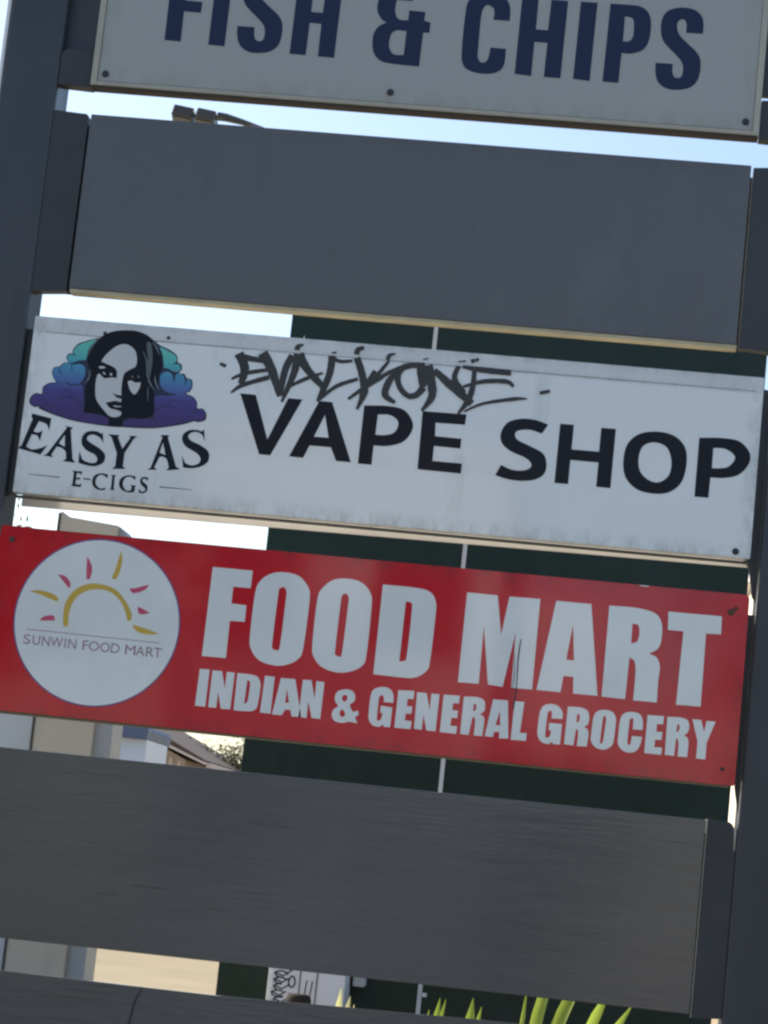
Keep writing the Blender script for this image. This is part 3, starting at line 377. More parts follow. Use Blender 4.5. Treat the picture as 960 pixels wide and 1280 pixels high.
('vape', 'logo_cloud', 'cloud', 2, '-968.7,3073.8 -994.1,3064.2~ -1025.3,3048.8~ -1039,3030.9~ -1037.6,3019.4~ -1026.9,3008 -1041.8,3015.7~ -1053.8,3011.3~ -1057.5,3000.9~ -1050.9,2988.2~ -1037.6,2987.7~ -1022.1,2996.4~ -996.2,3001.3 -990.9,3038.5~', []),
('vape', 'logo_cloud', 'cloud', 2, '-1053.9,2985.6~ -1066.9,2983.4~ -1075.9,2970.3~ -1085.3,2971.1~ -1097.7,2964.1~ -1099.1,2948.9~ -1091.8,2931.3~ -1080.2,2918.3~ -1104.3,2912.2~ -1121.8,2898~ -1122.9,2875.7 -1146,2874.3~ -1158.6,2861.5~ -1159.9,2845.4~ -1146.1,2836.4~ -1126.1,2835.9 -1078.9,2816.2~ -1011,2802.5~ -944.1,2796.3~ -891.3,2795.8 -894.9,2824.5 -947.9,2826.4 -981,2826.7 -995,2912.3 -1005.9,2920.6 -994.9,2938.2~ -993,2960~ -998.4,2979.5~ -1017.5,2986.1~ -1033.6,2982.1~', []),
('vape', 'logo_cloud', 'cloud', 2.3, '-760.5,3066.9 -726.7,3052.9~ -704.5,3040.5~ -699.7,3023.6~ -710.9,3010 -697.1,3013.8~ -685.8,3008.7~ -684.3,2996.2~ -693.8,2986.8~ -708.5,2990.5~ -719.8,2994.9~ -738.1,2998.7 -746.3,3037.5~', []),
('vape', 'logo_cloud', 'cloud', 2.3, '-729.4,2985.8~ -710.8,2979.5~ -699,2955.4 -696.9,2976.4~ -686.2,2982.8~ -670,2975.2~ -661.2,2951.6 -657,2967.4~ -645.4,2963.1~ -641.9,2948~ -647,2931.4~ -659.9,2917~ -635.4,2908.4~ -621.2,2893.6~ -616.9,2871.8 -595.5,2870.9~ -586.2,2858.1~ -588.5,2841.5~ -604.8,2835.1~ -620.9,2836.5 -656.7,2823.9~ -725.7,2806.3~ -778.2,2799.4~ -842.1,2797.5 -846.7,2806.1~ -816.9,2824.8~ -749.3,2825.6 -759.6,2896.2 -744.6,2904.7~ -698.8,2908.8 -732.6,2923.7~ -744,2944.2~ -745.7,2972.8~', []),
('vape', 'logo_line', 'navy_dark', 3, [2.9], '-1079.8,2967.3 -1079.5,2957.3 -1069.7,2947.6'),
('vape', 'logo_line', 'navy_dark', 3, [2.9, 1.3], '-1041.1,2984 -1036.1,2951.9'),
('vape', 'logo_line', 'navy_dark', 3, [3.9], '-1052.4,2921.5 -1031.7,2915 -1005.9,2920.6 -992.5,2945.1 -992.1,2968.4 -1001.1,2987.6 -1021.6,2992.4 -1043.7,2983.8'),
('vape', 'logo_line', 'navy_dark', 3, [2.6], '-1055.9,2896.3 -1039.1,2894.4 -1031.7,2875.2'),
('vape', 'logo_line', 'navy_dark', 3, [2.9], '-1069.5,2860.2 -1052.8,2871.6 -1026.6,2874 -1001.8,2861.3 -992.8,2842.2'),
('vape', 'logo_line', 'navy_dark', 3, [1.9], '-1124.3,2860.3 -1110.7,2858.1'),
('vape', 'logo_line', 'navy_dark', 3, [2.3], '-1115.2,2841.2 -1089,2843.5'),
('vape', 'logo_line', 'navy_dark', 3, [1.9], '-933.2,2819.4 -932,2804.7'),
('vape', 'logo_line', 'navy_dark', 3.3, [3.1], '-708.1,2986.9 -699.4,2973.3 -700,2954.6'),
('vape', 'logo_line', 'navy_dark', 3.3, [2.8], '-658.9,2962.6 -663.6,2947.8'),
('vape', 'logo_line', 'navy_dark', 3.3, [4.2], '-749.6,2976.1 -745.4,2940.5 -721.2,2917.6 -688.6,2912.6'),
('vape', 'logo_line', 'navy_dark', 3.3, [2.8], '-709.1,2875.7 -700.4,2892.6 -677.5,2894.6'),
('vape', 'logo_line', 'navy_dark', 3.3, [2.8], '-752.7,2853.9 -733.1,2868.2 -705.1,2872.5 -679.4,2865.8'),
('vape', 'logo_line', 'navy_dark', 3.3, [2.1], '-629.6,2865 -612.4,2870.1'),
('vape', 'logo_hair', 'logo_black', 4, '-962,3077.7 -936.6,3095.2~ -907.5,3106.1~ -875,3110.9~ -839.1,3110.7~ -801.8,3098.7~ -776.9,3074.5~ -758.2,3047.3~ -746.8,3018.9~ -744.7,3001.6~ -749.6,2976.1~ -752.2,2949.3~ -761.3,2924.7~ -757.8,2893.6~ -753.8,2846.6~ -781.5,2826.2~ -828.9,2823.9~ -851.7,2817.7 -852.6,2793.1 -894.8,2790.4 -898,2816.3 -930.7,2825.7~ -983.5,2829.2 -981.8,2859.8~ -985.9,2914.7 -973.3,2946.2~ -982.5,2975.9~ -992.2,2998.6 -986.3,3028.3~ -976,3057~', []),
('vape', 'logo_face', 'logo_pale', 5, '-945.3,2998.6 -937.8,3015.9~ -918.7,3039.8~ -896.1,3058.5~ -874.8,3064.5~ -854.9,3059.3~ -837.9,3044.1~ -829.4,3019.9~ -830.5,2994.9~ -848.2,2982.3~ -863.2,2969.9~ -868,2952.8~ -868.7,2925.1~ -866.5,2897.7 -859.8,2843.1~ -859.9,2830.7~ -872.7,2822.7~ -894.7,2823.5~ -916.1,2840.8~ -938.2,2863.7~ -948.7,2882~ -953.9,2912~ -954.5,2939.6~ -951.6,2960.6', []),
('vape', 'logo_face', 'logo_pale', 5, '-850.3,2943.3 -838.4,2946.6~ -826.7,2941.3~ -807.7,2943 -809.6,2924.9~ -817.1,2907.6~ -825.1,2900.8 -836.8,2911.4~ -845.6,2927.2~', []),
('vape', 'logo_feature', 'logo_black', 6, '-952.1,2986.9 -943.6,3000.2 -924,2993.3~ -903.8,2986.2~ -890.8,2974.3~ -887.8,2950.5 -905,2950.9~ -926.4,2946.3~ -939.9,2954.7~ -946.1,2960.3 -953.7,2954.9 -960.7,2977.8', []),
('vape', 'logo_feature', 'logo_black', 6, '-897.4,2901 -881.7,2896.3~ -865.8,2894.4 -864.5,2884.1 -872,2884.8~ -880.5,2886.8~ -886.8,2893.1~', []),
('vape', 'logo_feature', 'logo_black', 6, '-914.5,2867.7 -903.2,2869.6~ -884.6,2875.1~ -873.4,2873.6~ -862.9,2873.2 -859,2841 -875.5,2845.9~ -898,2850.2~', []),
('vape', 'logo_highlight', 'logo_pale', 7, '-950.3,2982.9~ -936.8,2985.5~ -928.5,2981.2~ -938.6,2977.9~ -947.4,2977.6~', []),
('vape', 'logo_highlight', 'logo_pale', 7, '-935.8,2966.2~ -931,2965.8~ -925.3,2959.4~ -931.3,2959.4~', []),
('vape', 'logo_highlight', 'logo_pale', 7, '-911.9,2962.8~ -907.3,2965.1~ -903.4,2960.8~ -907.8,2956.2~', []),
('vape', 'logo_highlight', 'logo_pale', 7, '-888.2,2859.9~ -874.4,2858.9~ -861.7,2860.6 -861.3,2857.3 -879.4,2855.1~', []),
('vape', 'logo_highlight', 'logo_grey', 7, '-840.9,2960.8~ -838.2,2962.9~ -833,2958.7~ -834.4,2955~ -839,2956~', []),
('vape', 'logo_highlight', 'logo_grey', 7, '-821.3,2964.7~ -815.3,2965.2~ -812.6,2960.5~ -816.2,2956.6~ -820.1,2959.3~', []),
('vape', 'logo_highlight', 'logo_grey', 7, '-803.8,3069.3~ -796.7,3078.8~ -786.2,3065.3~ -777.5,3016.2~ -781.7,2955~ -792.4,2987.2~ -794.7,3028.5~', []),
('vape', 'logo_line', 'logo_grey2', 7, [1.1, 2.7, 4.3, 3.8, 1.6], '-812,3046.4 -797.1,3014.5 -789.1,2970.9 -777.6,2944.3 -761.4,2923.6'),
('vape', 'logo_line', 'logo_grey2', 7, [1.1, 3.2, 1.1], '-785.7,3079.2 -769.8,3061.2 -757.3,3037.4'),
('vape', 'logo_line', 'logo_grey2', 7, [1.6, 4.3, 1.1], '-762.9,2970.4 -760.3,2948.6 -745.1,2925.1'),
('vape', 'logo_line', 'logo_grey2', 7, [1.1, 3.2, 1.1], '-953.7,3081.8 -976,3057 -993.3,3013.8'),
('vape', 'logo_line', 'logo_grey2', 7, [1.1, 3.2, 1.1], '-977.7,2970.8 -978.4,2943 -990,2925.4'),
('vape', 'logo_line', 'logo_grey2', 7, [0.8, 2.2, 0.8], '-780.4,2933 -780.5,2910.9 -776.4,2883.7'),
('food', 'logo_sun', 'sun_yellow', 3, '-960.5,2131.6 -966,2164.6~ -962.6,2210.1~ -938.3,2251.3~ -898.8,2274.5~ -853.4,2277.6~ -806.1,2264~ -769.2,2228.8~ -746.5,2192.3~ -746,2171.7 -756.7,2168.8 -764.5,2190.5~ -785.3,2227.2~ -817.8,2253.2~ -851.4,2260.9~ -889.9,2256~ -923.4,2236.6~ -942.4,2205.6~ -948,2172.8~ -946.3,2132.9', []),
('food', 'logo_ray', 'sun_yellow', 3, '-804.3,2392.5 -797.3,2362~ -800.7,2326~ -810.2,2297.3 -824.8,2299.7 -814.8,2334.4~ -809,2367.4~', []),
('food', 'logo_ray', 'sun_yellow', 3, '-1086.7,2233.8 -1051.3,2239.2~ -1011.2,2232.6~ -988.6,2219.3~ -991.8,2208.6 -1029.2,2219.9~ -1056.5,2228.3~', []),
('food', 'logo_ray', 'sun_yellow', 3, '-737.9,2158.4 -701.3,2151.6~ -649,2137.4 -686,2132.5~ -715.7,2136.1~ -734.7,2148.4~', []),
('food', 'logo_ray', 'sun_pink', 3, '-911.7,2362.2 -894.7,2336.5~ -890.6,2314.2~ -895.4,2289.7 -905.9,2290 -909.7,2325.4~', []),
('food', 'logo_ray', 'sun_pink', 3, '-999.6,2296 -976.3,2293~ -957.9,2276.6~ -954.2,2258.2 -962,2257.5 -977.1,2273.5~', []),
('food', 'logo_ray', 'sun_pink', 3, '-1040.3,2142.5 -1030.8,2155.1~ -1008.9,2163~ -994.4,2161.8 -989.9,2147.4', []),
('food', 'logo_ray', 'sun_pink', 3, '-764.8,2272.5 -742.5,2276.6~ -702,2291.4 -710,2276.5~ -731.1,2263.4~ -752.1,2258.9', []),
('food', 'logo_ray', 'sun_pink', 3, '-730.1,2217.1 -715.3,2213.3~ -687.9,2201.2 -709.8,2194.6~ -724.4,2197.6~', []),
('food', 'rule_line', 'logo_mauve', 3, '-1079.6,2112.6 -645.7,2109.8 -645.5,2107.6 -1079.3,2110.3', []),
]
SMALL=[('S', -1084.5, 2064.0, -1061.6, 2063.9, -1085.2, 2094.9), ('U', -1054.4, 2063.9, -1030.2, 2063.8, -1055.1, 2094.7), ('N', -1023.0, 2063.7, -998.2, 2063.6, -1023.7, 2094.6), ('W', -995.6, 2063.6, -955.8, 2063.4, -996.2, 2094.4), ('I', -949.9, 2063.3, -946.0, 2063.3, -950.5, 2094.2), ('N', -938.1, 2063.3, -911.4, 2063.2, -938.8, 2094.1), ('F', -891.2, 2063.1, -872.3, 2063.0, -891.8, 2093.9), ('O', -870.4, 2062.9, -837.9, 2062.8, -871.0, 2093.7), ('O', -833.9, 2062.8, -802.7, 2062.6, -834.5, 2093.5), ('D', -798.8, 2062.6, -770.9, 2062.4, -799.4, 2093.3), ('M', -752.7, 2062.3, -719.6, 2062.2, -753.3, 2093.1), ('A', -718.3, 2062.2, -689.2, 2062.0, -718.8, 2092.9), ('R', -685.3, 2062.0, -659.4, 2061.9, -685.8, 2092.7), ('T', -660.7, 2061.9, -634.8, 2061.7, -661.1, 2092.6)]
# base x, y, ((tip dx, tip dy, tip height, width)...), label, material, number of lower leaves, seed
STRAPS = [
 (-.06, 1.0, ((.02, 0, 1.045, .035), (.055, .03, 1.02, .04), (.075, -.02, .995, .02)), 'pale yellowing strap leaf plant, leftmost behind the lowest boards', 'leaf_pale', 7, 3),
 (.25, 1.0, ((.045, 0, 1.05, .035), (.082, .03, 1.045, .024), (.02, .1, 1.0, .03)), 'narrow green strap leaf plant, second from the left behind the lowest boards', 'leaf', 7, 5),
 (.38, 1.05, ((.03, 0, 1.06, .045), (.07, .05, 1.03, .03)), 'short pointed strap leaf plant at the middle of the lowest boards', 'leaf', 6, 7),
 (.56, 1.0, ((.15, 0, 1.27, .036), (.27, .04, 1.30, .040), (.045, .1, 1.12, .014)), 'broad bright green strap leaf plant, tallest of the plants', 'leaf', 9, 9),
 (.66, 1.05, ((.24, .02, 1.16, .035), (.05, .04, .98, .035), (.31, .04, 1.10, .036)), 'low green strap leaf plant, rightmost behind the lowest boards', 'leaf', 8, 11),
]
# ------------------------------------------------------------------ the setting: ground, road, pavement
def sheet(name, x0, x1, y0, y1, z, m):
    bm = bmesh.new(); bm.faces.new([bm.verts.new(p) for p in ((x0, y0, z), (x1, y0, z), (x1, y1, z), (x0, y1, z))]); return structure(done(name, bm, m))
sheet('ground', -1500, 1500, -1500, 1500, 0, 'dirt')
sheet('verge', -60, 60, -3.4, -.6, .004, 'lawn')
structure(box('kerb', -60, 60, -5.2, -5.05, -.05, .12, 'concrete', bevel=.015))
structure(box('footpath', -60, 60, -5.05, -3.4, -.05, .12, 'concrete', bevel=.0))
sheet('road', -300, 300, -15.2, -5.2, .004, 'asphalt')
for k in range(12): sheet('road_marking', -36+k*6, -33+k*6, -10.26, -10.14, .008, 'paint')
structure(box('far_kerb', -60, 60, -15.35, -15.2, -.05, .12, 'concrete', bevel=.015))
structure(box('far_footpath', -60, 60, -18, -15.35, -.05, .12, 'concrete', bevel=0))
sheet('garden_bed', -2.2, 2.2, -.6, 2.6, .006, 'soil')

# ------------------------------------------------------------------ posts of the pylon
for x0, x1, xl, lab in ((-1.407, -1.215, -1.405, 'dark blue grey steel post at the left end of the shop signs'),
                    (1.218, 1.45, 1.2, 'dark blue grey steel post at the right end of the shop signs')):
    p = root('sign_post', ((x0+x1)/2, .085, 0), lab, 'post', 'steel posts carrying the shop signs')
    box('shaft', x0, x1, 0, .17, 0, 5.4, 'post', p, bevel=.009)
    if x0 < 0: box('bright_rim', x0-.014, x0-.0005, .004, .03, 3.6, 5.4, 'letter_white', p, .003)  # white strip gives the post edge its bright sunlit rim by colour
    box('cap', x0-.008, x1+.008, -.008, .178, 5.401, 5.42, 'post_dark', p)
    box('base_plate', x0-.07, x1+.07, -.07, .24, .001, .02, 'post_dark', p)

# ------------------------------------------------------------------ plain grey boards
def bracket(pts, parent, y0=.004, y1=.05): return prism('bracket', pts, y0, y1, 'post_dark', parent, .0)
b1 = root('blank_panel', (0, .02, 3.23), 'blank smooth grey panel with cream lower edge hung just below the fish and chips sign', 'panel', 'blank grey panels between the posts')
box('board', -1.089, 1.087, 0, .035, 3.243, 3.836, 'grey', b1, .002)
box('bottom_edge', -1.087, 1.089, .003, .058, 3.229, 3.2415, 'cream_edge', b1, .001)
bracket([(-1.2155, 3.222), (-1.099, 3.232), (-1.097, 3.828), (-1.104, 3.836), (-1.2155, 3.842)], b1)
bracket([(1.096, 3.233), (1.18, 3.228), (1.217, 3.222), (1.217, 3.84), (1.095, 3.83)], b1)
for s_ in (1, -1): box('back_plate', min(s_*1.07, s_*1.115), max(s_*1.07, s_*1.115), .06, .072, 3.235, 3.815, 'post_dark', b1)
b2 = root('blank_panel', (0, .02, 1.13), 'blank grey grained timber board hung directly below the red sign', 'panel', 'blank grey panels between the posts')
box('board', -1.13, 1.119, 0, .03, 1.1365, 1.731, 'grey_wood', b2, .002)
bracket([(1.125, 1.125), (1.2175, 1.132), (1.2175, 1.63), (1.2115, 1.655), (1.208, 1.715), (1.202, 1.726), (1.192, 1.732), (1.126, 1.735)], b2)
bracket([(-1.215, 1.13), (-1.137, 1.13), (-1.137, 1.73), (-1.215, 1.73)], b2)
bm = bmesh.new(); bm_box(bm, 1.1195, 1.1245, .0035, .02, 1.69, 1.733, .001); done('edge_clip', bm, 'cream_render', b2)
b3 = root('blank_panel', (0, .02, .43), 'blank grey board with a dark crack, lowest board of the sign', 'panel', 'blank grey panels between the posts')
prism('board', [(-1.19, .43), (1.19, .43), (1.19, 1.050), (.5, 1.049), (-.347, 1.033), (-1.19, 1.036)], 0, .03, 'grey_wood', b3, .0015)
prism('crack', [(-.575, 1.032), (-.579, 1.032), (-.60, .985), (-.604, .95), (-.612, .90), (-.618, .86), (-.612, .858), (-.604, .90), (-.597, .95), (-.592, .985)], -.0012, .002, 'scratch', b3)
bracket([(1.195, .44), (1.215, .44), (1.215, 1.04), (1.195, 1.04)], b3); bracket([(-1.214, .44), (-1.196, .44), (-1.196, 1.03), (-1.214, 1.03)], b3)

# ------------------------------------------------------------------ fish and chips sign
fs = root('shop_sign', (0, 0, 3.925), 'white sign with navy fish and chips lettering, topmost sign in the picture', 'sign', 'shop signs between the posts')
box('face', -1.075, 1.078, FACE, -.02, 3.943, 4.52, 'fish_face', fs, .0015)
for nm, a in (('frame', (-1.097, -1.0765, -.034, .03, 3.927, 4.54)), ('frame', (1.0795, 1.099, -.034, .03, 3.927, 4.54)), ('frame', (-1.0762, 1.0792, -.034, .03, 3.927, 3.9415)), ('frame', (-1.0762, 1.0792, -.034, .03, 4.5215, 4.54))):
    box(nm, *a, 'fish_frame', fs, .002)
box('bottom_edge', -1.097, 1.099, -.025, .02, 3.918, 3.9265, 'brown_edge', fs, .001)
box('backing', -1.07, 1.07, -.0195, .02, 3.945, 4.518, 'grey', fs, .001)
prism('bracket', [(-1.213, 3.93), (-1.10, 3.925), (-1.10, 4.05), (-1.19, 4.055), (-1.213, 4.04)], -.002, .05, 'post_dark', fs)
prism('bracket', [(1.102, 3.925), (1.204, 3.92), (1.204, 4.06), (1.102, 4.055)], -.002, .05, 'post_dark', fs)
prism('bracket', [(-1.2155, 4.03), (-1.10, 4.03), (-1.10, 4.5), (-1.2155, 4.5)], .052, .08, 'post', fs)
prism('bracket', [(1.102, 4.08), (1.204, 4.08), (1.204, 4.5), (1.102, 4.5)], .02, .05, 'post_dark', fs)
for x, z in ((-1.051, 3.967), (-.102, 3.978), (1.055, 3.970), (-1.051, 4.49), (1.055, 4.49)): disc('bolt', x, z, .012, FACE, .006, 'bolt', fs)

# ------------------------------------------------------------------ vape shop sign
vs = root('shop_sign', (0, 0, 2.549), 'long white vape shop sign with woman in clouds logo and marker graffiti', 'sign', 'shop signs between the posts')
prism('face', [(-1.182, 2.548), (1.186, 2.553), (1.184, 3.136), (-1.181, 3.134)], FACE, .02, 'white', vs, .0025)
prism('top_trim', [(-1.176, 3.080), (1.182, 3.083), (1.182, 3.133), (-1.176, 3.131)], FACE-.0004, FACE-.0001, 'white_trim', vs, 0)
stroke('trim_seam', [1.2, 2.4, 1.2, 2.2, 1.5], '-1140,3083 -960,3082 -700,3084 -300,3085 200,3087 700,3089 1160,3090', 0, 'scratch', vs)
prism('rear_sheet', [(-1.170, 2.517), (1.186, 2.538), (1.186, 3.12), (-1.170, 3.12)], .06, .066, 'white_thin', vs)
prism('lower_lip', [(-1.180, 2.536), (1.184, 2.541), (1.184, 2.546), (-1.180, 2.5415)], -.018, .018, 'post_dark', vs)
disc('bolt', 1.139, 2.573, .011, FACE, .005, 'bolt', vs)
disc('bolt', -.945, 3.095, .006, FACE-.0004, .003, 'bolt', vs); disc('bolt', -.735, 3.098, .006, FACE-.0004, .003, 'bolt', vs)
for x in (-1.0, 0, 1.0): box('spacer', x-.02, x+.02, .0205, .0595, 2.62, 3.05, 'post_dark', vs)

# ------------------------------------------------------------------ red food mart sign
rs = root('shop_sign', (0, 0, 1.842), 'red food mart sign with bold white lettering and sun logo in white circle', 'sign', 'shop signs between the posts')
prism('face', [(-1.204, 1.846), (-1.203, 2.434), (-1.199, 2.4385), (-1.115, 2.4395), (-1.113, 2.4375), (1.180, 2.440), (1.190, 2.437), (1.195, 2.428), (1.197, 1.849), (1.193, 1.842)], FACE, -.012, 'red', rs, .0012)
box('backing', -1.19, 1.18, -.0115, .02, 1.838, 2.425, 'edge_grey', rs, .001)
for x, z, r in ((-1.163, 2.395, .010), (1.141, 2.381, .011), (1.155, 2.3935, .006), (1.155, 1.891, .006), (-1.163, 1.885, .007)): disc('screw', x, z, r, FACE, .004, 'rust' if r > .009 else 'bolt', rs)
CX, CZ = -.8557, 2.1541; RC = .2655
def circ(r, n=96): return [(CX+r*math.cos(2*math.pi*k/n), CZ+r*.998*math.sin(2*math.pi*k/n)) for k in range(n)]
flat('logo_rim', [circ(RC+.0045), circ(RC+.0008)], 1, 'rim', rs); flat('logo_disc', [circ(RC)], 1, 'letter_white', rs)
stroke('scratch_line', [3.2, 4, 3, 5], '496,2232 493,2170 496,2090 493,2012', 4, 'scratch', rs)
stroke('scratch_line', [1, 2.5, 1], '480,2190 486,2110 481,2040', 4, 'scratch', rs)
stroke('chip', [1.5, 3.5, 1.5], '850,2438 866,2437 880,2438', 3, 'letter_white', rs)
for s_, nm in ((1, vs), (-1, vs)):
    q = [(1.165, 3.11), (1.2165, 3.11), (1.2165, 2.425), (1.204, 2.445), (1.188, 2.535), (1.165, 2.56)] if s_ > 0 else [(-1.2145, 3.10), (-1.165, 3.10), (-1.165, 2.56), (-1.2145, 2.54)]
    prism('bracket', q, .03, .05, 'post_dark', nm)
prism('bracket', [(1.165, 2.385), (1.2165, 2.385), (1.2165, 1.765), (1.201, 1.838), (1.199, 1.862), (1.165, 1.87)], .03, .05, 'post_dark', rs)
prism('bracket', [(-1.2145, 2.385), (-1.165, 2.385), (-1.165, 1.87), (-1.2145, 1.85)], .03, .05, 'post_dark', rs)
SIGN = dict(fish=fs, vape=vs, food=rs)
for e in PRINTS:
    if isinstance(e[4], list): stroke(e[1], e[4], e[5], e[3], e[2], SIGN[e[0]])
    else: flat(e[1], [outline(e[4])]+[outline(h) for h in e[5]], e[3], e[2], SIGN[e[0]])
def glyph(ch, x0, z0, x1, z1, x2, z2, m, parent, lev=3):     # small light sans letter, stretched to its place
    cu = bpy.data.curves.new('g', 'FONT'); cu.body = ch; cu.resolution_u = 4; to = bpy.data.objects.new('g', cu); COL.objects.link(to)
    bpy.context.view_layer.update(); me = bpy.data.meshes.new_from_object(to.evaluated_get(bpy.context.evaluated_depsgraph_get())); bpy.data.objects.remove(to)
    xs = [v.co.x for v in me.vertices]; ys = [v.co.y for v in me.vertices]; a, b, c, d = min(xs), max(xs), min(ys), max(ys); o_ = org(parent)
    if b-a < .12: a, b = a, b
    for v in me.vertices:
        u = (v.co.x-a)/(b-a); w = (v.co.y-c)/(d-c)
        v.co = ((x0+(x1-x0)*u+(x2-x0)*w)/1000-o_.x, FACE-.0005-.00028*lev-o_.y, (z0+(z1-z0)*u+(z2-z0)*w)/1000-o_.z)
    me.name = 'letter'; me.materials.clear(); return link('letter', me, m, parent)
for g in SMALL: glyph(*g, 'logo_mauve', rs)

# ------------------------------------------------------------------ floodlight above the upper grey board
fl = root('floodlight', (-.78, .42, 3.9), 'twin headed floodlight on a thin arm above the upper grey panel', 'light')
def head(x, z, w, tilt):
    bm = bmesh.new(); bm_box(bm, -w/2, w/2, -.05, .05, -.02, .022, .006)
    bm_box(bm, -w/2+.012, w/2-.012, -.035, .035, .0215, .028, .003)
    h = done('lamp_head', bm, 'lamp_body'); h.parent = fl; h.location = Vector((x, .45, z))-fl.location; h.rotation_euler = (rad(tilt), rad(8), 0)
    bm = bmesh.new(); bm_box(bm, -w/2+.008, w/2-.008, -.042, .042, -.0245, -.0205, .001); g = done('lens', bm, 'lamp_glass'); g.parent = h
    return h
head(-.868, 3.985, .075, -14); head(-.787, 3.980, .070, -14)
bm = bmesh.new(); tube(bm, [(-.75, .45, 4.002), (-.72, .45, 4.0), (-.66, .44, 3.985), (-.58, .42, 3.958), (-.575, .12, 3.80)], [.016, .015, .011, .009, .009]); done('arm', bm, 'lamp_body', fl, True)
bm = bmesh.new(); tube(bm, [(-.90, .47, 4.0), (-.72, .46, 4.006)], .008); done('cross_bar', bm, 'lamp_body', fl, True)
box('mount', -.63, -.54, .0365, .12, 3.76, 3.825, 'post_dark', fl)

# ------------------------------------------------------------------ dark green clad block behind the signs
gt = root('clad_block', (0, 10.9, 0), 'tall dark green panel clad block standing behind the signs', 'building')
box('core', -1.74, 1.76, 10.03, 11.8, 0, 6.15, 'dark_line', gt, 0)
G0, G1 = -1.775, 1.785
def clad(x0, x1, z0, z1): box('cladding_panel', x0, x1, 10.0, 10.028, z0, z1, 'green', gt, .002)
for za, zb, xj in ((.0, 1.45, -.302), (1.46, 2.9, -.302), (2.91, 4.78, -.300), (4.79, 6.2, -.682)):
    clad(G0, xj-.016, za, zb); clad(xj+.016, G1, za, zb)
    box('joint_strip', xj-.0155, xj+.0155, 9.992, 10.02, za, zb, 'joint', gt, .001)
box('joint_strip', G0+.105, G0+.112, 9.992, 9.9995, 4.79, 5.33, 'joint', gt, 0)
for za, zb in ((0, 2.9), (2.91, 6.2)):
    box('cladding_panel', G0, G0+.03, 10.029, 11.83, za, zb, 'green', gt, .002); box('cladding_panel', G1-.03, G1, 10.029, 11.83, za, zb, 'green', gt, .002)
box('coping', G0-.02, G1+.02, 9.98, 11.85, 6.201, 6.24, 'joint', gt, .004)
box('strip_clip', -.285, -.25, 9.97, 9.9915, .57, .60, 'joint', gt, .003)

# white cabinet with graffiti
cb = root('utility_cabinet', (-1.07, 9.7, 0), 'white utility cabinet tagged with black graffiti against the dark green block', 'cabinet')
box('body', -1.32, -.80, 9.5, 9.93, 0, 1.25, 'cabinet', cb, .012)
box('corner_trim', -1.345, -1.322, 9.49, 9.53, 0, 1.25, 'letter_white', cb, .003)
box('roof', -1.36, -.795, 9.46, 9.96, 1.251, 1.28, 'cabinet', cb, .006)
for x in (-1.12, -1.0): box('door_seam', x-.004, x+.004, 9.495, 9.4995, .02, 1.22, 'dark_line', cb, 0)
box('meter_box', -.775, -.69, 9.80, 9.985, .60, .80, 'grey_render', cb, .01)
random.seed(5)
def tagstroke(pts, w):
    bm = bmesh.new(); L = []
    for i, (x, z) in enumerate(pts):
        a, b = pts[max(0, i-1)], pts[min(len(pts)-1, i+1)]; dx, dz = b[0]-a[0], b[1]-a[1]; l = math.hypot(dx, dz) or 1
        L.append((bm.verts.new((x-dz/l*w, 9.4985-tagstroke.k*.0004, z+dx/l*w)), bm.verts.new((x+dz/l*w, 9.4985-tagstroke.k*.0004, z-dx/l*w))))
    for a, b in zip(L, L[1:]): bm.faces.new((a[0], b[0], b[1], a[1]))
    bmesh.ops.recalc_face_normals(bm, faces=bm.faces); tagstroke.k += 1; done('graffiti_stroke', bm, 'black', cb)
tagstroke.k = 0
def el(cx, cz, a, b, t0=0, t1=360, n=16): return [(cx+a*math.cos(rad(t0+(t1-t0)*k/n)), cz+b*math.sin(rad(t0+(t1-t0)*k/n))) for k in range(n+1)]
zz = .42
for k in range(6):
    cx = -1.255+random.uniform(-.01, .01)
    tagstroke(el(cx, zz, .045, .022, random.uniform(0, 90), random.uniform(230, 330)), .0045)
    tagstroke([(cx-.05, zz+.01), (cx+.01, zz-.012), (cx+.055, zz+.02)], .0045); zz += .045
tagstroke(el(-1.175, .60, .022, .038), .005); tagstroke([(-1.20, .67), (-1.15, .70), (-1.16, .74)], .005); tagstroke([(-1.19, .48), (-1.15, .49), (-1.19, .52)], .005)
for x in (-1.08, -1.04): tagstroke([(x, .5), (x+.01, .62)], .0035)

bo = root('bollard', (-.98, 8.3, 0), 'low dark bollard with rounded top in front of white cabinet', 'bollard')
bm = bmesh.new(); prof = [(.075, 0), (.085, .52), (.084, .555), (.075, .58), (.055, .59), (.001, .593)]
rings = [[bm.verts.new((-.985+r*math.cos(2*math.pi*k/20), 8.3+r*math.sin(2*math.pi*k/20), z)) for k in range(20)] for r, z in prof]
for a, b in zip(rings, rings[1:]):
    for k in range(20): bm.faces.new((a[k], a[(k+1) % 20], b[(k+1) % 20], b[k]))
done('shaft', bm, 'bollard', bo, True); 
bm = bmesh.new(); tube(bm, [(-.985, 8.3, .40), (-.985, 8.3, .44)], .0765, 20); done('band', bm, 'joint', bo)

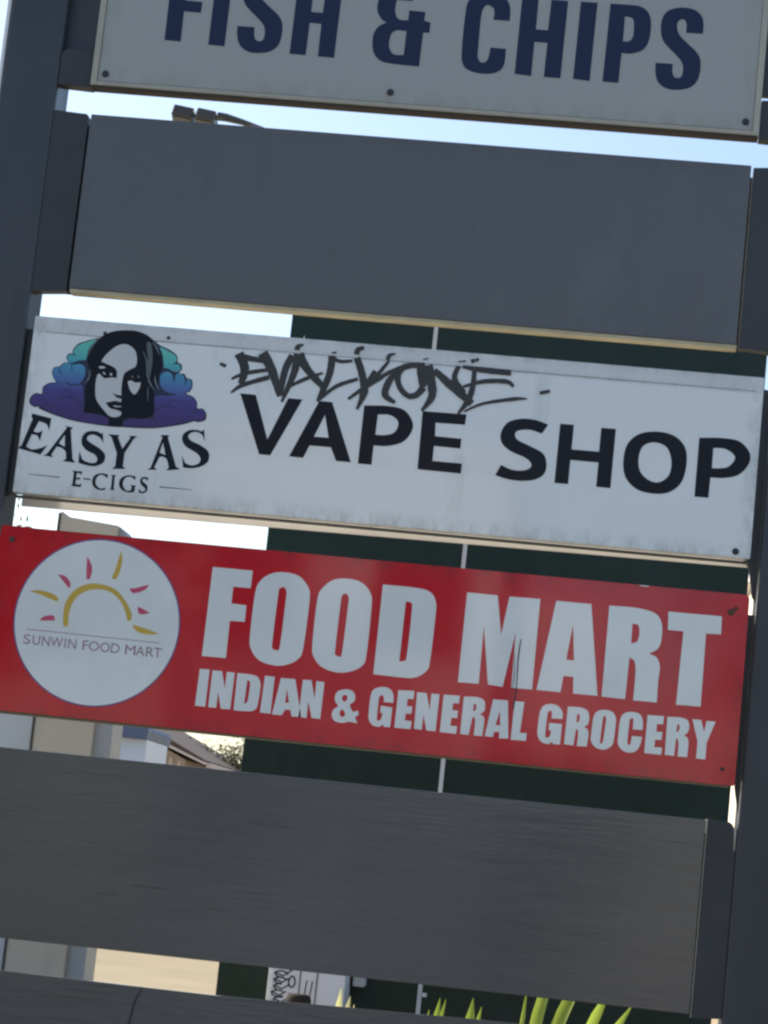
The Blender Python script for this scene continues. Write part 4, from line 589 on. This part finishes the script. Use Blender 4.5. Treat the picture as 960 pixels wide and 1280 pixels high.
# ------------------------------------------------------------------ buildings further back on the left
pl = root('rendered_pillar', (-3.95, 14.3, 0), 'tall cream rendered pillar rising behind the left end of red sign', 'pillar')
prism('shaft', [(-4.275, 0), (-3.73, 0), (-3.73, 4.28), (-4.2, 4.32), (-4.275, 4.37)], 14.0, 14.6, 'cream_render', pl, .004)
prism('return_face', [(-3.7285, 0), (-3.56, 0), (-3.575, 4.13), (-3.7285, 4.28)], 14.06, 14.55, 'grey_render', pl, .004)
box('edge_joint', -4.297, -4.2765, 13.99, 14.3, 0, 4.35, 'dark_line', pl, 0)
ww = root('boundary_wall', (-7, 14.2, 0), 'pale grey rendered wall joined to the left of the cream pillar', 'wall')
for k in range(4): box('wall_panel', -11.5+k*1.8, -9.705+k*1.8, 14.05, 14.25, 0, 3.25, 'white_render', ww, .004)
box('coping', -11.52, -4.30, 14.0, 14.3, 3.2505, 3.32, 'grey_render', ww, .01)
sh = root('shed', (-7, 31.0, 0), 'small pale blue shed with dark blue roof edge beside the house', 'shed')
box('wall', -8.6, -6.185, 30.1, 32, 0, 3.0, 'pale_blue', sh, .004)
prism('roof', [(-8.7, 3.001), (-6.17, 3.001), (-6.15, 3.14), (-6.2, 3.2), (-8.7, 3.5)], 29.9, 32.1, 'blue_paint', sh, .006)
box('door', -7.9, -7.0, 30.07, 30.0995, 0, 2.0, 'white_render', sh)

hs = root('gable_house', (-9.2, 42, 0), 'weathered house with brown gable roof and tan boards beyond the shed', 'house')
XR, ZR, XE, ZE = -9.2, 4.29, -6.5, 3.05          # ridge and right eave
XL = 2*XR-XE
prism('wall', [(XL+.45, 0), (XE-.45, 0), (XE-.45, ZE-.02), (XR, ZR-.28), (XL+.45, ZE-.02)], 38.5, 46, 'tan_board', hs)
sl_ = (ZR-ZE)/(XE-XR)
for s in (1, -1):
    f = (lambda x: XR+(x-XR)*s)
    pts = [(f(XR), ZR), (f(XE), ZE), (f(XE), ZE-.04), (f(XR), ZR-.28)]
    prism('roof', pts, 38, 46.5, 'roof', hs)
    prism('barge_board', [(f(XR+.01), ZR-.285), (f(XE), ZE-.042), (f(XE), ZE-.09), (f(XR+.01), ZR-.36)], 37.96, 38.4, 'barge', hs)
    box('gutter', min(f(XE-.02), f(XE+.09)), max(f(XE-.02), f(XE+.09)), 38.4, 46.5, ZE-.13, ZE-.045, 'barge', hs)
k = 0
for i in range(36):
    x = XL+.6+i*.17
    if x < XE-.5: top = ZE-.05+(min(x-XL, XE-x))*.35-.20; box('batten', x-.035, x+.035, 38.44, 38.4995, 0, max(top, 1), 'barge', hs, 0)
for x0 in (-11.0, -9.4):
    w = box('window', x0, x0+1.1, 38.40, 38.4395, .9, 2.1, 'frame', hs); box('pane', x0+.06, x0+1.04, 38.392, 38.3995, .96, 2.04, 'pane', w)

cw = root('cream_building', (8, 26, 0), 'sunlit cream rendered building glimpsed in the gap beside the right post', 'building')
box('wall', 3.0, 12, 20, 34, 0, 6.2, 'cream_render', cw, .01)
box('parapet', 2.9, 12.1, 19.9, 34.1, 6.201, 6.4, 'joint', cw, .01)
for k in range(3):
    w = box('window', 4.2+k*2.6, 5.6+k*2.6, 19.96, 19.9995, 1, 2.5, 'frame', cw); box('pane', 4.26+k*2.6, 5.54+k*2.6, 19.95, 19.9595, 1.06, 2.44, 'pane', w)

# ------------------------------------------------------------------ trees
def leaves(centres, n, size, m, name='crown', parent=None, droop=.3):
    vs, fs = [], []
    for c, r in centres:
        k = int(n*r**2.2)+20
        for _ in range(k):
            d = Vector((random.gauss(0, 1), random.gauss(0, 1), random.gauss(0, .8))); d = d.normalized()*r*random.random()**.45
            p = Vector(c)+d; a = Vector((random.gauss(0, 1), random.gauss(0, 1), random.gauss(0, 1)-droop)).normalized()*size*random.uniform(.6, 1.5)
            b = a.cross(Vector((random.gauss(0, 1), random.gauss(0, 1), random.gauss(0, 1)))).normalized()*size*.3
            i = len(vs); vs += [p-a, p+b, p+a, p-b]; fs.append((i, i+1, i+2, i+3))
    o_ = org(parent); me = bpy.data.meshes.new(name); me.from_pydata([tuple(v-o_) for v in vs], [], fs); return link(name, me, m, parent)
def tree(x, y, h, cr, label, m='foliage', nb=9, cl=.5, dens=260, leafs=.07, seed=1, squash=.8, group=None):
    random.seed(seed); t = root('tree', (x, y, 0), label, 'tree', group); bm = bmesh.new(); cs = []
    th = h-cr*1.5*squash
    tube(bm, [(x, y, 0), (x+.03, y, th*.5), (x-.04, y, th), (x, y, h-cr*.6)], [h*.035, h*.028, h*.022, h*.006], 8)
    for k in range(nb):
        a = 2*math.pi*k/nb+random.uniform(-.4, .4); el_ = random.uniform(.05, 1.2); st = Vector((x, y, th*random.uniform(.75, 1.1)))
        d = Vector((math.cos(a)*math.cos(el_), math.sin(a)*math.cos(el_), math.sin(el_)*squash*1.3)); e = st+d*cr*random.uniform(.75, 1.05)
        e.z = min(e.z, h-cl*.4); mid = st.lerp(e, .5)+Vector((0, 0, .08*cr))
        tube(bm, [st, mid, e], [h*.013, h*.008, h*.003], 6)
        for j in range(3):
            f = e+Vector((random.gauss(0, .25), random.gauss(0, .25), random.gauss(0, .2)))*cr; f.z = min(f.z, h-.1); tube(bm, [mid.lerp(e, .4), e.lerp(f, .6), f], [h*.005, h*.003, h*.0015], 5)
            cs.append((f, cl*random.uniform(.5, 1))); 
        cs.append((e, cl*random.uniform(.7, 1.15)))
    done('trunk', bm, 'bark', t, True); leaves(cs, dens, leafs, m, 'crown', t); return t
tree(-6.75, 44, 3.8, 1.1, 'small sparse tree at the end of the house roof', 'foliage2', nb=13, cl=.36, dens=900, leafs=.05, seed=4)
tree(-11.3, 33, 7.6, 2.6, 'leafy tree at far left edge above the red sign', 'foliage', nb=14, cl=.8, dens=260, leafs=.06, seed=9)

# ------------------------------------------------------------------ strap leaved plants in the bed behind the sign
def strap_plant(x, y, spec, label, m='leaf', extra=8, seed=1):
    random.seed(seed); p = root('strap_leaf_plant', (x, y, .006), label, 'plant', 'strap leaved plants behind the lowest boards'); allspec = list(spec)
    for _ in range(extra): allspec.append((random.uniform(-.42, .42), random.uniform(-.35, .35), random.uniform(.45, .8), random.uniform(.03, .055)))
    for (dx, dy, h, w) in allspec:
        w *= 1.25; kink = random.uniform(-.012, .012)
        bm = bmesh.new(); n = 9; rows = []
        side = Vector((1, random.uniform(-.5, .5), 0)).normalized()
        for i in range(n+1):
            t = i/n; c = Vector((x+dx*t**1.8+kink*math.sin(5*t)+random.uniform(-.002, .002), y+dy*t**1.6, .0+h*(1.10*t-.10*t*t*t) if h > .01 else 0))
            ww_ = min(w*.5, w*.62*(.6+1.3*t)*(1-t**4)) + .0008
            rows.append((bm.verts.new(c-side*ww_), bm.verts.new(c+Vector((0, ww_*.5, -ww_*.1))), bm.verts.new(c+side*ww_)))
        for a, b in zip(rows, rows[1:]):
            for j in (0, 1): bm.faces.new((a[j], a[j+1], b[j+1], b[j]))
        done('leaf', bm, m, p, True)
    return p
for a in STRAPS: strap_plant(*a)
random.seed(31)
bm = bmesh.new()
for k in range(260):
    bx_ = random.uniform(-2.1, 2.1); by = random.uniform(.7, 1.7); h = random.uniform(.25, .62) if random.random() < .86 else random.uniform(.86, .99)
    dx, dy = random.gauss(0, .06), random.gauss(0, .06); w = .004
    a = [bm.verts.new((bx_-w, by, 0)), bm.verts.new((bx_+w, by, 0)), bm.verts.new((bx_+dx*.5+w*.7, by+dy*.5, h*.6)), bm.verts.new((bx_+dx*.5-w*.7, by+dy*.5, h*.6)), bm.verts.new((bx_+dx, by+dy, h))]
    bm.faces.new(a[:4]); bm.faces.new((a[3], a[2], a[4]))
g = done('dry_grass', bm, 'dry'); g['kind'] = 'stuff'; g['label'] = 'thin dry grass blades in the garden bed behind the sign'; g['category'] = 'grass'
# dead twig hanging behind the lower grey board, left
tw = bmesh.new(); tube(tw, [(-.80, .5, 1.2), (-.795, .5, 1.16), (-.80, .5, 1.135), (-.815, .5, 1.115)], [.004, .004, .003, .002], 5); tube(tw, [(-.815, .5, 1.175), (-.808, .5, 1.15), (-.80, .5, 1.135)], .002, 5)
tag(done('twig', tw, 'bark'), 'short dead twig hanging below the left end of grained grey board', 'twig')

# ------------------------------------------------------------------ the other side of the street, unseen, shaped for its reflections in the signs
def shop(x0, x1, y0, y1, h, m, label, n):
    b = root('street_building', ((x0+x1)/2, (y0+y1)/2, 0), label, 'building')
    box('wall', x0, x1, y0, y1, 0, h, m, b, .01); box('parapet', x0-.08, x1+.08, y0-.08, y1+.08, h+.001, h+.25, 'joint', b, .01)
    wd = (x1-x0)/n
    for fl_ in range(max(1, int(h//3))):
        for k in range(n):
            a = x0+wd*(k+.2); w = box('window', a, a+wd*.6, y1+.0005, y1+.04, 1+fl_*3, 2.4+fl_*3, 'frame', b); box('pane', a+.06, a+wd*.6-.06, y1+.0405, y1+.046, 1.06+fl_*3, 2.34+fl_*3, 'pane', w)
    box('door', x0+.1, x0+wd*.2-.05 if wd*.2 > .4 else x0+.9, y1+.0005, y1+.03, 0, 2.1, 'blue_paint', b)
    return b
shop(-4.6, -.5, -31, -22, 6.5, 'white_render', 'white two storey shop added across the road behind the viewer for its reflection', 2)  # unseen, sized and placed to mirror warm patches onto the glossy signs
shop(-.3, 2.3, -30, -22.4, 2.7, 'cream_render', 'low cream garage added across the road behind the viewer for its reflection', 1)  # unseen, placed for the warm reflection low on the grained board
shop(7, 19, -33, -23, 6.0, 'brick', 'red brick building across the road behind the viewer', 4)
shop(-22, -10, -34, -24, 6.2, 'brick', 'wide red brick building across the road behind the viewer', 4)
hb = root('glare_board', (.3, -22, 0), 'plain white board on two posts added behind the viewer for its glare on the red sign', 'glare_board')  # unseen board added to mirror a white glare spot in the red sign
box('board', -.2, .75, -22.1, -22.0, 3.3, 4.9, 'white_render', hb); box('leg', -.1, 0, -22.2, -22.11, 0, 4.6, 'post_dark', hb); box('leg', .55, .65, -22.2, -22.11, 0, 4.6, 'post_dark', hb)
for x_, h_, sd_, lb in ((-6.8, 7.0, 12, 'left'), (4.6, 6.2, 14, 'right')):
    tree(x_, -20.5, h_, 2.3, 'dense street tree behind the viewer, %s of the white shop' % lb, 'foliage', nb=12, cl=1.0, dens=150, leafs=.11, seed=sd_, group='street trees behind the viewer')
